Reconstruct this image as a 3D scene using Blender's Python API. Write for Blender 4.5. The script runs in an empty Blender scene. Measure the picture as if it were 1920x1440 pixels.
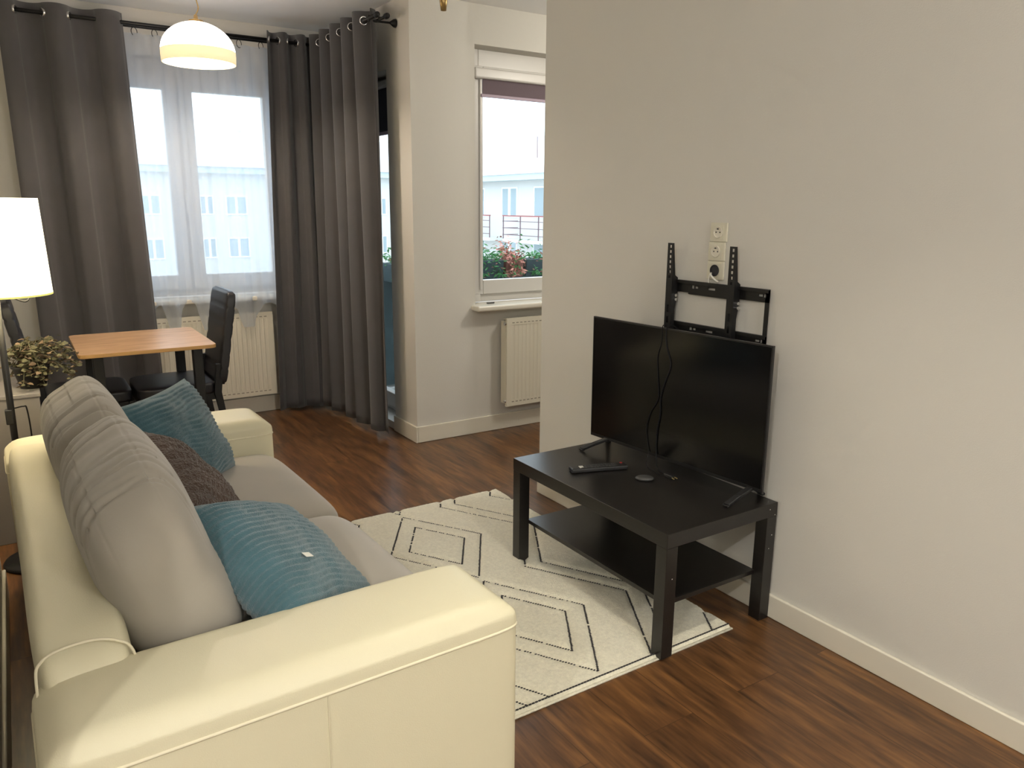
import bpy, bmesh, math, random
from mathutils import Vector, Matrix, noise

random.seed(7)
SC = bpy.context.scene
C = SC.collection
PI = math.pi

# ------------------------------------------------------------------ camera
def make_camera():
    yaw, pitch, roll = 0.5754, 0.2270, 0.0076
    f = Vector((math.sin(yaw)*math.cos(pitch), math.cos(yaw)*math.cos(pitch), -math.sin(pitch)))
    r = Vector((math.cos(yaw), -math.sin(yaw), 0)); u = r.cross(f)
    r2 = r*math.cos(roll) + u*math.sin(roll); u2 = -r*math.sin(roll) + u*math.cos(roll)
    cd = bpy.data.cameras.new('camera'); co = bpy.data.objects.new('camera', cd); C.objects.link(co)
    m = Matrix.Identity(4)
    for i in range(3):
        m[i][0], m[i][1], m[i][2] = r2[i], u2[i], -f[i]
    m[0][3], m[1][3], m[2][3] = 0, 0, 1.4591
    co.matrix_world = m
    cd.sensor_fit = 'HORIZONTAL'; cd.sensor_width = 36; cd.lens = 1437.87*36/1920
    cd.clip_start = 0.02; cd.clip_end = 500
    SC.camera = co
make_camera()

# ------------------------------------------------------------------ world, exposure
W = bpy.data.worlds.new('overcast_sky'); SC.world = W; W.use_nodes = True
bg = W.node_tree.nodes['Background']
bg.inputs[0].default_value = (0.88, 0.94, 1.0, 1); bg.inputs[1].default_value = 2.6
SC.view_settings.view_transform = 'Standard'; SC.view_settings.look = 'None'
SC.view_settings.gamma = 1; SC.view_settings.exposure = 0.30
SC.view_settings.use_curve_mapping = False

def lamp(name, loc, power, color, radius=0.05):
    l = bpy.data.lights.new(name, 'POINT'); l.energy = power; l.color = color; l.shadow_soft_size = radius
    o = bpy.data.objects.new(name, l); C.objects.link(o); o.location = loc; return o
WARM = (1.0, 0.80, 0.56)
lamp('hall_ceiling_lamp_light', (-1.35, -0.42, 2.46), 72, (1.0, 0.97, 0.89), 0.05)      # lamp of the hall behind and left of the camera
lamp('added_fill_light', (1.15, -1.90, 2.40), 78, (1.0, 0.97, 0.90), 0.15)      # unseen fill added behind the camera to lift wall, sofa side and rug
lamp('kitchen_ceiling_lamp_light', (3.6, 2.9, 2.35), 36, (1.0, 0.93, 0.80), 0.10)       # lamp of the kitchen behind the television wall
sl = bpy.data.lights.new('ceiling_downlight_light', 'SPOT'); sl.energy = 66; sl.color = (1.0, 0.92, 0.74); sl.shadow_soft_size = 0.05
sl.spot_size = math.radians(74); sl.spot_blend = 1.0
so = bpy.data.objects.new('ceiling_downlight_light', sl); C.objects.link(so); so.location = (1.34, 1.12, 2.58)      # downlight over the middle of the room
lamp('pendant_bulb_light', (0.95, 4.5, 2.235), 24, (1.0, 0.88, 0.72), 0.04)
lamp('floor_lamp_bulb_light', (-0.045, 3.56, 1.27), 24, (1.0, 0.86, 0.62), 0.05)

# ------------------------------------------------------------------ materials
def mat(name, color, rough=0.6, metal=0.0, spec=0.5, bump=None, var=None, coat=0.0, sheen=0.0):
    m = bpy.data.materials.new(name); m.use_nodes = True
    nt = m.node_tree; b = nt.nodes['Principled BSDF']
    b.inputs['Base Color'].default_value = (*color, 1); b.inputs['Roughness'].default_value = rough
    b.inputs['Metallic'].default_value = metal; b.inputs['Specular IOR Level'].default_value = spec
    b.inputs['Coat Weight'].default_value = coat
    b.inputs['Sheen Weight'].default_value = sheen
    tc = nt.nodes.new('ShaderNodeTexCoord')
    if var:      # (scale, amount)
        n = nt.nodes.new('ShaderNodeTexNoise'); n.inputs['Scale'].default_value = var[0]; n.inputs['Detail'].default_value = 4
        nt.links.new(tc.outputs['Object'], n.inputs['Vector'])
        mx = nt.nodes.new('ShaderNodeMixRGB'); mx.inputs[1].default_value = (*[c*(1-var[1]) for c in color], 1)
        mx.inputs[2].default_value = (*[min(1, c*(1+var[1])) for c in color], 1)
        nt.links.new(n.outputs['Fac'], mx.inputs[0]); nt.links.new(mx.outputs[0], b.inputs['Base Color'])
    if bump:     # (scale, strength)
        n = nt.nodes.new('ShaderNodeTexNoise'); n.inputs['Scale'].default_value = bump[0]; n.inputs['Detail'].default_value = 3
        nt.links.new(tc.outputs['Object'], n.inputs['Vector'])
        bp = nt.nodes.new('ShaderNodeBump'); bp.inputs['Strength'].default_value = bump[1]; bp.inputs['Distance'].default_value = 0.01
        nt.links.new(n.outputs['Fac'], bp.inputs['Height']); nt.links.new(bp.outputs[0], b.inputs['Normal'])
    return m

def emit_mat(name, base, ecol, strength):
    m = mat(name, base, 0.4); b = m.node_tree.nodes['Principled BSDF']
    b.inputs['Emission Color'].default_value = (*ecol, 1); b.inputs['Emission Strength'].default_value = strength
    return m

def glass_mat():
    m = bpy.data.materials.new('window_glass'); m.use_nodes = True; nt = m.node_tree; nt.nodes.clear()
    o = nt.nodes.new('ShaderNodeOutputMaterial'); t = nt.nodes.new('ShaderNodeBsdfTransparent'); t.inputs[0].default_value = (0.93, 0.98, 1.0, 1)
    g = nt.nodes.new('ShaderNodeBsdfGlossy'); g.inputs['Roughness'].default_value = 0.02
    x = nt.nodes.new('ShaderNodeMixShader'); x.inputs[0].default_value = 0.05
    nt.links.new(t.outputs[0], x.inputs[1]); nt.links.new(g.outputs[0], x.inputs[2]); nt.links.new(x.outputs[0], o.inputs[0])
    return m

def sheer_mat():
    m = bpy.data.materials.new('sheer_voile'); m.use_nodes = True; nt = m.node_tree; nt.nodes.clear()
    o = nt.nodes.new('ShaderNodeOutputMaterial'); t = nt.nodes.new('ShaderNodeBsdfTransparent')
    d = nt.nodes.new('ShaderNodeBsdfDiffuse'); d.inputs[0].default_value = (0.80, 0.84, 0.90, 1)
    tr = nt.nodes.new('ShaderNodeBsdfTranslucent'); tr.inputs[0].default_value = (0.70, 0.82, 1.0, 1)
    a = nt.nodes.new('ShaderNodeMixShader'); a.inputs[0].default_value = 0.6
    x = nt.nodes.new('ShaderNodeMixShader'); x.inputs[0].default_value = 0.50
    nt.links.new(d.outputs[0], a.inputs[1]); nt.links.new(tr.outputs[0], a.inputs[2])
    nt.links.new(t.outputs[0], x.inputs[1]); nt.links.new(a.outputs[0], x.inputs[2]); nt.links.new(x.outputs[0], o.inputs[0])
    return m

def floor_mat():
    m = bpy.data.materials.new('dark_laminate'); m.use_nodes = True; nt = m.node_tree; L = nt.links
    b = nt.nodes['Principled BSDF']
    tc = nt.nodes.new('ShaderNodeTexCoord')
    mp = nt.nodes.new('ShaderNodeMapping'); mp.inputs['Rotation'].default_value = (0, 0, PI/2)
    L.new(tc.outputs['Object'], mp.inputs['Vector'])
    br = nt.nodes.new('ShaderNodeTexBrick'); br.offset = 0.37; br.inputs['Scale'].default_value = 1
    br.inputs['Brick Width'].default_value = 1.38; br.inputs['Row Height'].default_value = 0.193
    br.inputs['Mortar Size'].default_value = 0.0016; br.inputs['Mortar Smooth'].default_value = 0.6
    br.inputs['Color1'].default_value = (0.0, 0.0, 0.0, 1); br.inputs['Color2'].default_value = (1, 1, 1, 1)
    br.inputs['Mortar'].default_value = (0.5, 0.5, 0.5, 1)
    L.new(mp.outputs[0], br.inputs['Vector'])
    # grain stretched along the boards, shifted per board
    sep = nt.nodes.new('ShaderNodeVectorMath'); sep.operation = 'MULTIPLY'; sep.inputs[1].default_value = (1, 8, 1)
    L.new(mp.outputs[0], sep.inputs[0])
    off = nt.nodes.new('ShaderNodeVectorMath'); off.operation = 'ADD'
    L.new(sep.outputs[0], off.inputs[0])
    mu = nt.nodes.new('ShaderNodeVectorMath'); mu.operation = 'SCALE'; mu.inputs['Scale'].default_value = 7.3
    L.new(br.outputs['Color'], mu.inputs[0]); L.new(mu.outputs[0], off.inputs[1])
    n1 = nt.nodes.new('ShaderNodeTexNoise'); n1.inputs['Scale'].default_value = 2.2; n1.inputs['Detail'].default_value = 4
    n1.inputs['Roughness'].default_value = 0.5; n1.inputs['Distortion'].default_value = 0.55
    L.new(off.outputs[0], n1.inputs['Vector'])
    n2 = nt.nodes.new('ShaderNodeTexNoise'); n2.inputs['Scale'].default_value = 8; n2.inputs['Detail'].default_value = 5
    L.new(off.outputs[0], n2.inputs['Vector'])
    mixn = nt.nodes.new('ShaderNodeMath'); mixn.operation = 'MULTIPLY_ADD'; mixn.inputs[1].default_value = 0.42
    L.new(n2.outputs['Fac'], mixn.inputs[0]); 
    m2 = nt.nodes.new('ShaderNodeMath'); m2.operation = 'MULTIPLY'; m2.inputs[1].default_value = 0.60
    L.new(n1.outputs['Fac'], m2.inputs[0]); L.new(m2.outputs[0], mixn.inputs[2])
    cr = nt.nodes.new('ShaderNodeValToRGB'); e = cr.color_ramp.elements
    e[0].position = 0.36; e[0].color = (0.040, 0.019, 0.010, 1)
    e[1].position = 0.66; e[1].color = (0.205, 0.095, 0.032, 1)
    k = cr.color_ramp.elements.new(0.46); k.color = (0.088, 0.040, 0.0165, 1)
    k = cr.color_ramp.elements.new(0.55); k.color = (0.132, 0.060, 0.0225, 1)
    L.new(mixn.outputs[0], cr.inputs[0])
    mx = nt.nodes.new('ShaderNodeMixRGB'); mx.blend_type = 'MULTIPLY'; mx.inputs[0].default_value = 1
    rr = nt.nodes.new('ShaderNodeMapRange'); rr.inputs['To Min'].default_value = 0.93; rr.inputs['To Max'].default_value = 1.10
    L.new(br.outputs['Color'], rr.inputs[0])
    L.new(cr.outputs[0], mx.inputs[1]); L.new(rr.outputs[0], mx.inputs[2])
    mo = nt.nodes.new('ShaderNodeMixRGB'); mo.inputs[2].default_value = (0.045, 0.021, 0.010, 1)
    L.new(br.outputs['Fac'], mo.inputs[0]); L.new(mx.outputs[0], mo.inputs[1])
    L.new(mo.outputs[0], b.inputs['Base Color'])
    b.inputs['Roughness'].default_value = 0.30; b.inputs['Specular IOR Level'].default_value = 0.5
    bp = nt.nodes.new('ShaderNodeBump'); bp.inputs['Strength'].default_value = 0.02; bp.inputs['Distance'].default_value = 0.002
    L.new(n2.outputs['Fac'], bp.inputs['Height']); L.new(bp.outputs[0], b.inputs['Normal'])
    return m

def blackwood_mat():
    m = mat('black_brown_foil', (0.010, 0.009, 0.009), 0.30, spec=0.5); nt = m.node_tree
    b = nt.nodes['Principled BSDF']; tc = nt.nodes.new('ShaderNodeTexCoord'); mp = nt.nodes.new('ShaderNodeMapping')
    mp.inputs['Scale'].default_value = (60, 2, 60); nt.links.new(tc.outputs['Object'], mp.inputs['Vector'])
    n = nt.nodes.new('ShaderNodeTexNoise'); n.inputs['Scale'].default_value = 3; n.inputs['Detail'].default_value = 5
    nt.links.new(mp.outputs[0], n.inputs['Vector'])
    cr = nt.nodes.new('ShaderNodeValToRGB'); cr.color_ramp.elements[0].color = (0.006, 0.0055, 0.0055, 1); cr.color_ramp.elements[1].color = (0.020, 0.017, 0.015, 1)
    nt.links.new(n.outputs['Fac'], cr.inputs[0]); nt.links.new(cr.outputs[0], b.inputs['Base Color'])
    return m

def oak_mat():
    m = mat('oak_laminate', (0.5, 0.3, 0.14), 0.35); nt = m.node_tree
    b = nt.nodes['Principled BSDF']; tc = nt.nodes.new('ShaderNodeTexCoord'); mp = nt.nodes.new('ShaderNodeMapping')
    mp.inputs['Scale'].default_value = (3, 22, 10); nt.links.new(tc.outputs['Object'], mp.inputs['Vector'])
    n = nt.nodes.new('ShaderNodeTexNoise'); n.inputs['Scale'].default_value = 1.6; n.inputs['Detail'].default_value = 6; n.inputs['Distortion'].default_value = 0.8
    nt.links.new(mp.outputs[0], n.inputs['Vector'])
    cr = nt.nodes.new('ShaderNodeValToRGB'); cr.color_ramp.elements[0].position = 0.3; cr.color_ramp.elements[0].color = (0.42, 0.24, 0.12, 1)
    cr.color_ramp.elements[1].position = 0.7; cr.color_ramp.elements[1].color = (0.64, 0.43, 0.26, 1)
    nt.links.new(n.outputs['Fac'], cr.inputs[0]); nt.links.new(cr.outputs[0], b.inputs['Base Color'])
    return m

def fabric_mat(name, color, scale=500, strength=0.25, rough=0.9, var=0.08, sheen=0.2):
    m = mat(name, color, rough, var=(9, var), bump=(scale, strength), sheen=sheen, spec=0.2); return m

M = dict(
    wall=mat('painted_wall', (0.67, 0.65, 0.60), 0.75, bump=(240, 0.10), spec=0.3),
    ceiling=mat('painted_ceiling', (0.87, 0.87, 0.87), 0.85, bump=(150, 0.05), spec=0.2),
    base=mat('skirting_paint', (0.74, 0.70, 0.60), 0.42),
    floor=floor_mat(), blackwood=blackwood_mat(), oak=oak_mat(), glass=glass_mat(), sheer=sheer_mat(),
    oakedge=mat('oak_edge_band', (0.46, 0.27, 0.10), 0.45),
    pvc=mat('window_frame_pvc', (0.68, 0.66, 0.63), 0.35),
    sill=mat('sill_board', (0.80, 0.77, 0.68), 0.25),
    blind=mat('blind_mauve', (0.155, 0.115, 0.135), 0.8, bump=(400, 0.2)),
    blindbar=mat('blind_bar', (0.42, 0.33, 0.42), 0.5),
    blinddark=mat('blind_dark', (0.045, 0.050, 0.070), 0.8),
    radiator=mat('radiator_enamel', (0.76, 0.72, 0.60), 0.38),
    curtain=fabric_mat('curtain_grey_weave', (0.080, 0.077, 0.079), 700, 0.35, 0.85, 0.10, 0.3),
    chrome=mat('chrome_eyelet', (0.75, 0.75, 0.76), 0.18, 1.0),
    blackmetal=mat('black_metal', (0.010, 0.010, 0.011), 0.42, 0.3),
    leather=mat('cream_leather', (0.74, 0.69, 0.50), 0.42, bump=(420, 0.10), spec=0.45, var=(3, 0.03)),
    stitch=mat('cream_piping', (0.78, 0.72, 0.54), 0.5),
    velour=fabric_mat('taupe_velour', (0.365, 0.335, 0.285), 900, 0.12, 0.85, 0.06, 0.35),
    blue=fabric_mat('blue_plush', (0.066, 0.145, 0.178), 350, 0.5, 0.95, 0.28, 0.5),
    brown=fabric_mat('brown_knit', (0.105, 0.070, 0.052), 160, 1.0, 0.95, 0.55, 0.3),
    tag=mat('white_tag', (0.85, 0.84, 0.78), 0.6),
    tvframe=mat('tv_bezel', (0.010, 0.010, 0.011), 0.35),
    screen=mat('tv_screen', (0.0035, 0.0035, 0.004), 0.16, spec=0.45),
    tvback=mat('tv_back', (0.012, 0.012, 0.012), 0.6),
    blackplastic=mat('black_plastic', (0.012, 0.012, 0.013), 0.4),
    rubber=mat('cable_rubber', (0.006, 0.006, 0.007), 0.6, spec=0.2),
    gold=mat('gold_pin', (0.75, 0.60, 0.25), 0.3, 0.9),
    silver=mat('dark_grey_plastic', (0.055, 0.055, 0.055), 0.4, 0.0),
    red=mat('red_button', (0.40, 0.02, 0.02), 0.4),
    slot=mat('slot_shade', (0.30, 0.27, 0.21), 0.6),
    socket=mat('socket_cream', (0.68, 0.65, 0.53), 0.3),
    dark=mat('dark_recess', (0.02, 0.02, 0.025), 0.6),
    rug=None, rugdark=mat('rug_thread', (0.035, 0.033, 0.036), 0.95),
    chairleather=mat('black_leatherette', (0.014, 0.014, 0.018), 0.38, bump=(300, 0.1)),
    pot=mat('black_pot', (0.010, 0.009, 0.009), 0.5),
    cabinet=mat('grey_cabinet_board', (0.20, 0.185, 0.175), 0.5),
    leafa=mat('leaf_olive', (0.075, 0.070, 0.032), 0.7), leafb=mat('leaf_brown', (0.135, 0.090, 0.052), 0.8),
    leafg=mat('leaf_green', (0.06, 0.25, 0.07), 0.6), petal=mat('petal_pink', (0.75, 0.33, 0.26), 0.7),
    leafr=mat('leaf_rust', (0.30, 0.13, 0.09), 0.8),
    shadeglass=emit_mat('opal_glass', (0.8, 0.7, 0.6), (1.0, 0.85, 0.75), 8.5),
    shadeband=emit_mat('frosted_band', (0.75, 0.66, 0.45), (1.0, 0.82, 0.48), 0.62),
    shadefab=emit_mat('lit_shade_fabric', (0.8, 0.75, 0.6), (1.0, 0.88, 0.62), 3.2),
    shadetrim=emit_mat('lit_shade_trim', (0.7, 0.65, 0.2), (0.85, 0.85, 0.25), 0.55),
    bulb=emit_mat('bulb_glow', (1, 1, 1), (1.0, 0.85, 0.6), 14),
    brass=mat('brass', (0.35, 0.24, 0.10), 0.35, 0.9),
    facade=mat('facade_render', (0.68, 0.68, 0.66), 0.9),
    roofmat=mat('pale_roof_metal', (0.80, 0.80, 0.80), 0.8),
    eave=mat('eave_render', (0.55, 0.62, 0.64), 0.8),
    farpane=mat('far_window_pane', (0.36, 0.44, 0.48), 0.3),
    farframe=mat('far_window_frame', (0.85, 0.88, 0.90), 0.6),
    rail=mat('rail_rust', (0.20, 0.13, 0.15), 0.6),
    railred=mat('rail_red', (0.35, 0.10, 0.10), 0.6),
    screenfab=mat('balcony_screen_fabric', (0.035, 0.060, 0.070), 0.9, var=(14, 0.5)),
    planter=mat('planter_plastic', (0.20, 0.07, 0.05), 0.7),
    concrete=mat('balcony_concrete', (0.40, 0.40, 0.39), 0.9),
)
def rug_mat():
    m = mat('rug_pile', (0.84, 0.80, 0.66), 0.98, bump=(260, 0.6), sheen=0.2, spec=0.1, var=(95, 0.20)); return m
M['rug'] = rug_mat()

# ------------------------------------------------------------------ object helpers
def link(name, bm, m, parent=None, smooth=False, bevel=0, solid=0, subsurf=0, seg=2):
    me = bpy.data.meshes.new(name); bmesh.ops.recalc_face_normals(bm, faces=bm.faces[:]) if not solid else None
    bm.to_mesh(me); bm.free()
    ms = m if isinstance(m, (list, tuple)) else [m]
    for x in ms: me.materials.append(x)
    o = bpy.data.objects.new(name, me); C.objects.link(o)
    if parent: o.parent = parent
    if smooth:
        for p in me.polygons: p.use_smooth = True
    if solid:
        md = o.modifiers.new('thickness', 'SOLIDIFY'); md.thickness = solid; md.offset = 0
    if bevel:
        md = o.modifiers.new('bevel', 'BEVEL'); md.width = bevel; md.segments = seg; md.limit_method = 'ANGLE'; md.angle_limit = 0.6
        for p in me.polygons: p.use_smooth = True
        w = o.modifiers.new('wn', 'WEIGHTED_NORMAL'); w.keep_sharp = True
    if subsurf:
        md = o.modifiers.new('sub', 'SUBSURF'); md.levels = subsurf; md.render_levels = subsurf
    return o

def pieces(name, bms, m, parent, **k):
    return [link(name, b, m, parent, **k) for b in bms]
def tb(*a, **k):
    bm = bmesh.new(); tube(bm, *a, **k); return bm
def dc(*a, **k):
    bm = bmesh.new(); disc_cyl(bm, *a, **k); return bm

def empty(name, loc=(0, 0, 0), rz=0):
    o = bpy.data.objects.new(name, None); C.objects.link(o); o.location = loc; o.rotation_euler = (0, 0, rz)
    o.empty_display_size = 0.05; return o
def tag(o, label, cat, group=None):
    o['label'] = label; o['category'] = cat
    if group: o['group'] = group
    return o
def struct(o, label=None):
    o['kind'] = 'structure'
    if label: o['label'] = label
    return o

def box(bm, x0, x1, y0, y1, z0, z1, mi=0, M4=None):
    vs = [bm.verts.new(Vector((x, y, z))) for z in (z0, z1) for y in (y0, y1) for x in (x0, x1)]
    if M4:
        for v in vs: v.co = M4 @ v.co
    for f in ((0, 2, 3, 1), (4, 5, 7, 6), (0, 1, 5, 4), (2, 6, 7, 3), (0, 4, 6, 2), (1, 3, 7, 5)):
        fc = bm.faces.new([vs[i] for i in f]); fc.material_index = mi
    return vs
def bx(*a, **k):
    bm = bmesh.new(); box(bm, *a, **k); return bm

def prism(bm, pts, axis_vec, origin=Vector((0, 0, 0)), U=Vector((1, 0, 0)), V=Vector((0, 0, 1)), mi=0):
    a = [bm.verts.new(origin + U*p[0] + V*p[1]) for p in pts]
    b = [bm.verts.new(origin + U*p[0] + V*p[1] + axis_vec) for p in pts]
    n = len(pts)
    f = bm.faces.new(a); f.material_index = mi
    f = bm.faces.new(b[::-1]); f.material_index = mi
    for i in range(n):
        f = bm.faces.new((a[i], b[i], b[(i+1) % n], a[(i+1) % n])); f.material_index = mi

def tube(bm, pts, r, n=10, mi=0, cap=True, closed=False):
    pts = [Vector(p) for p in pts]; rings = []
    N = len(pts)
    up = Vector((0, 0, 1)); t0 = (pts[1]-pts[0]).normalized()
    side = t0.cross(up)
    if side.length < 1e-3: side = t0.cross(Vector((1, 0, 0)))
    side.normalize()
    for i, p in enumerate(pts):
        if closed: t = (pts[(i+1) % N]-pts[i-1]).normalized()
        else: t = ((pts[min(i+1, N-1)]-pts[max(i-1, 0)])).normalized()
        side = (side - t*side.dot(t)); side.normalize(); u = t.cross(side)
        rr = r[i] if isinstance(r, (list, tuple)) else r
        rings.append([bm.verts.new(p + side*rr*math.cos(2*PI*k/n) + u*rr*math.sin(2*PI*k/n)) for k in range(n)])
    R_ = range(N) if closed else range(N-1)
    for i in R_:
        a, b = rings[i], rings[(i+1) % N]
        for k in range(n):
            f = bm.faces.new((a[k], a[(k+1) % n], b[(k+1) % n], b[k])); f.material_index = mi
    if cap and not closed:
        f = bm.faces.new(rings[0][::-1]); f.material_index = mi
        f = bm.faces.new(rings[-1]); f.material_index = mi

def spline(pts, n=10):
    pts = [Vector(p) for p in pts]; out = []
    P = [pts[0]*2-pts[1]] + pts + [pts[-1]*2-pts[-2]]
    for i in range(1, len(P)-2):
        a, b, c, d = P[i-1], P[i], P[i+1], P[i+2]
        for k in range(n):
            t = k/n
            out.append(0.5*((2*b) + (c-a)*t + (2*a-5*b+4*c-d)*t*t + (3*b-a-3*c+d)*t**3))
    out.append(pts[-1]); return out

def lathe(bm, prof, c=(0, 0, 0), n=48, mi=0, closed=False):
    rings = []
    for r, z in prof:
        rings.append([bm.verts.new((c[0]+r*math.cos(2*PI*k/n), c[1]+r*math.sin(2*PI*k/n), c[2]+z)) for k in range(n)])
    for i in range(len(rings)-1 + (1 if closed else 0)):
        a, b = rings[i], rings[(i+1) % len(rings)]
        for k in range(n):
            f = bm.faces.new((a[k], a[(k+1) % n], b[(k+1) % n], b[k])); f.material_index = mi
    if not closed:
        if prof[0][0] > 1e-4 and prof[0][0] < 0: pass
    return rings

def disc_cyl(bm, c, r, h, axis='z', n=32, mi=0):
    c = Vector(c)
    ax = {'x': Vector((1, 0, 0)), 'y': Vector((0, 1, 0)), 'z': Vector((0, 0, 1))}[axis]
    tube(bm, [c, c+ax*h], r, n, mi)

def superbox(hx, hy, hz, p=4.0, n=22, fn=None):
    """puffy box: superellipsoid of half sizes, with a displacement callback on (unit coords, position)"""
    bm = bmesh.new(); cache = {}
    def vert(a, b, c):
        key = (round(a, 5), round(b, 5), round(c, 5))
        if key in cache: return cache[key]
        s = (abs(a)**p + abs(b)**p + abs(c)**p)**(1.0/p)
        u = Vector((a/s, b/s, c/s)); pos = Vector((u.x*hx, u.y*hy, u.z*hz))
        if fn: pos = fn(u, pos)
        v = bm.verts.new(pos); cache[key] = v; return v
    def warp(t): return math.copysign(abs(t)**0.75, t) if t else 0.0
    g = [warp(-1+2*i/n) for i in range(n+1)]
    for ax in range(3):
        for s in (-1, 1):
            for i in range(n):
                for j in range(n):
                    q = [(g[i], g[j]), (g[i+1], g[j]), (g[i+1], g[j+1]), (g[i], g[j+1])]
                    vs = []
                    for (u, w) in q:
                        c = [0, 0, 0]; c[ax] = s; c[(ax+1) % 3] = u; c[(ax+2) % 3] = w; vs.append(vert(*c))
                    if s < 0: vs = vs[::-1]
                    bm.faces.new(vs)
    return bm

def smoothstep(a, b, x):
    t = max(0.0, min(1.0, (x-a)/(b-a))); return t*t*(3-2*t)

# ------------------------------------------------------------------ room shell
H = 2.62
XR, YC, XD, YK, YF, XL = 2.195, 3.117, 2.03, 4.222, 5.50, -0.165
def slab(name, *a, m='wall', label=None): return struct(link(name, bx(*a), M[m]), label)

bm = bmesh.new()
box(bm, -3.3, 5.2, -2.9, YK, -0.10, 0.0); box(bm, -0.65, XD, YK, YF, -0.10, 0.0)
struct(link('floor', bm, M['floor']), 'dark brown laminate floor with long planks')
bm = bmesh.new()
box(bm, -3.3, 5.2, -2.9, YK+0.15, H, H+0.1); box(bm, -0.65, XD+0.15, YK+0.15, YF+0.15, H, H+0.1)
struct(link('ceiling', bm, M['ceiling']), 'plain painted ceiling')

slab('wall_right', XR, XR+0.12, -2.9, YC, 0, H, label='bare cream wall behind the television')
# left side: pier beside the sofa, recess behind it for lamp and chair, hall wall near the camera
bm = bmesh.new(); box(bm, XL-0.16, XL, 1.10, 3.30, 0, H); box(bm, -0.65, XL-0.16, 3.14, 3.30, 0, H); box(bm, -0.75, -0.65, 3.14, YF, 0, H)
struct(link('wall_left', bm, M['wall']), 'cream wall behind the sofa')
bm = bmesh.new(); box(bm, -3.3, -3.2, -2.9, 1.20, 0, H); box(bm, -3.2, XL-0.16, 1.10, 1.20, 0, H)
struct(link('wall_hall', bm, M['wall']))
slab('wall_back', -3.2, XR, -2.9, -2.8, 0, H)
bm = bmesh.new(); box(bm, 5.1, 5.2, -2.9, YK, 0, H); box(bm, XR+0.12, 5.1, -2.9, -2.8, 0, H)
struct(link('wall_kitchen_side', bm, M['wall']))

def wall_y(name, x0, x1, y0, y1, wx0, wx1, wz0, wz1, label=None):
    bm = bmesh.new()
    box(bm, x0, wx0, y0, y1, 0, H); box(bm, wx1, x1, y0, y1, 0, H)
    box(bm, wx0, wx1, y0, y1, 0, wz0); box(bm, wx0, wx1, y0, y1, wz1, H)
    return struct(link(name, bm, M['wall']), label)
WF = dict(x0=0.40, x1=1.70, z0=0.83, z1=2.36)
WK = dict(x0=2.455, x1=3.62, z0=0.83, z1=2.398)
wall_y('wall_far', -0.65, XD+0.28, YF, YF+0.32, WF['x0'], WF['x1'], WF['z0'], WF['z1'], 'cream wall with the sheer covered window')
wall_y('wall_kitchen', XD, 5.2, YK, YK+0.32, WK['x0'], WK['x1'], WK['z0'], WK['z1'], 'cream kitchen wall with the bare window')
# balcony wall with door opening  y 4.545..5.36
bm = bmesh.new()
DY0, DY1, DZ0, DZ1 = 4.55, 5.36, 0.05, 2.26
box(bm, XD, XD+0.28, YK+0.32, DY0, 0, H); box(bm, XD, XD+0.28, DY1, YF, 0, H)
box(bm, XD, XD+0.28, DY0, DY1, 0, DZ0); box(bm, XD, XD+0.28, DY0, DY1, DZ1, H)
struct(link('wall_balcony', bm, M['wall']), 'cream wall around the balcony door')

# baseboards
def bboard(name, *a): return struct(link(name, bx(*a), M['base'], bevel=0.004), 'low cream baseboard')
bboard('baseboard_right', XR-0.014, XR, -2.8, YC, 0, 0.088)
bboard('baseboard_kitchen', XD, 5.1, YK-0.014, YK, 0, 0.105)
bboard('baseboard_balcony', XD-0.014, XD, YK-0.014, DY0, 0, 0.105)
bboard('baseboard_far', -0.65, XD, YF-0.014, YF, 0, 0.115)
bboard('baseboard_left', XL, XL+0.012, 1.10, 3.30, 0, 0.10)

# ------------------------------------------------------------------ windows
def window_far():
    y = YF+0.10
    w = empty('window_1', (1.05, y, 0.85)); struct(w, 'white two sash window behind the sheer curtain')
    o = lambda *a: (a[0]-1.05, a[1]-1.05, a[2]-y, a[3]-y, a[4]-0.85, a[5]-0.85)
    bm = bmesh.new()
    x0, x1, z0, z1 = WF['x0'], WF['x1'], 0.85, WF['z1']
    box(bm, *o(x0, x0+.055, y, y+.07, z0, z1)); box(bm, *o(x1-.055, x1, y, y+.07, z0, z1))
    box(bm, *o(x0+.055, x1-.055, y, y+.07, z0, z0+.055)); box(bm, *o(x0+.055, x1-.055, y, y+.07, z1-.10, z1))
    box(bm, *o(1.00, 1.05, y, y+.07, z0+.055, z1-.10))
    link('window_frame', bm, M['pvc'], w, bevel=0.004)
    for (a, b) in ((x0+.05, 1.018), (1.032, x1-.05)):
        bm = bmesh.new(); s = 0.082; za, zb = z0+.05, z1-.09
        box(bm, *o(a, a+s, y-.025, y+.035, za, zb)); box(bm, *o(b-s, b, y-.025, y+.035, za, zb))
        box(bm, *o(a+s, b-s, y-.025, y+.035, za, za+.095)); box(bm, *o(a+s, b-s, y-.025, y+.035, zb-.095, zb))
        sh = link('sash', bm, M['pvc'], w, bevel=0.005)
        link('pane', bx(*o(a+s, b-s, y+.004, y+.008, za+.09, zb-.09)), M['glass'], sh)
    bm = bmesh.new(); box(bm, *o(1.015, 1.035, y-.045, y-.025, 1.48, 1.55)); box(bm, *o(1.018, 1.032, y-.06, y-.045, 1.40, 1.52))
    link('window_handle', bm, M['pvc'], w, bevel=0.003)
    s = link('window_sill', bx(x0-.06-1.05, x1+.06-1.05, YF-.11-y, y-y, -0.035, -0.002), M['sill'], w, bevel=0.008)
window_far()

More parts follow.
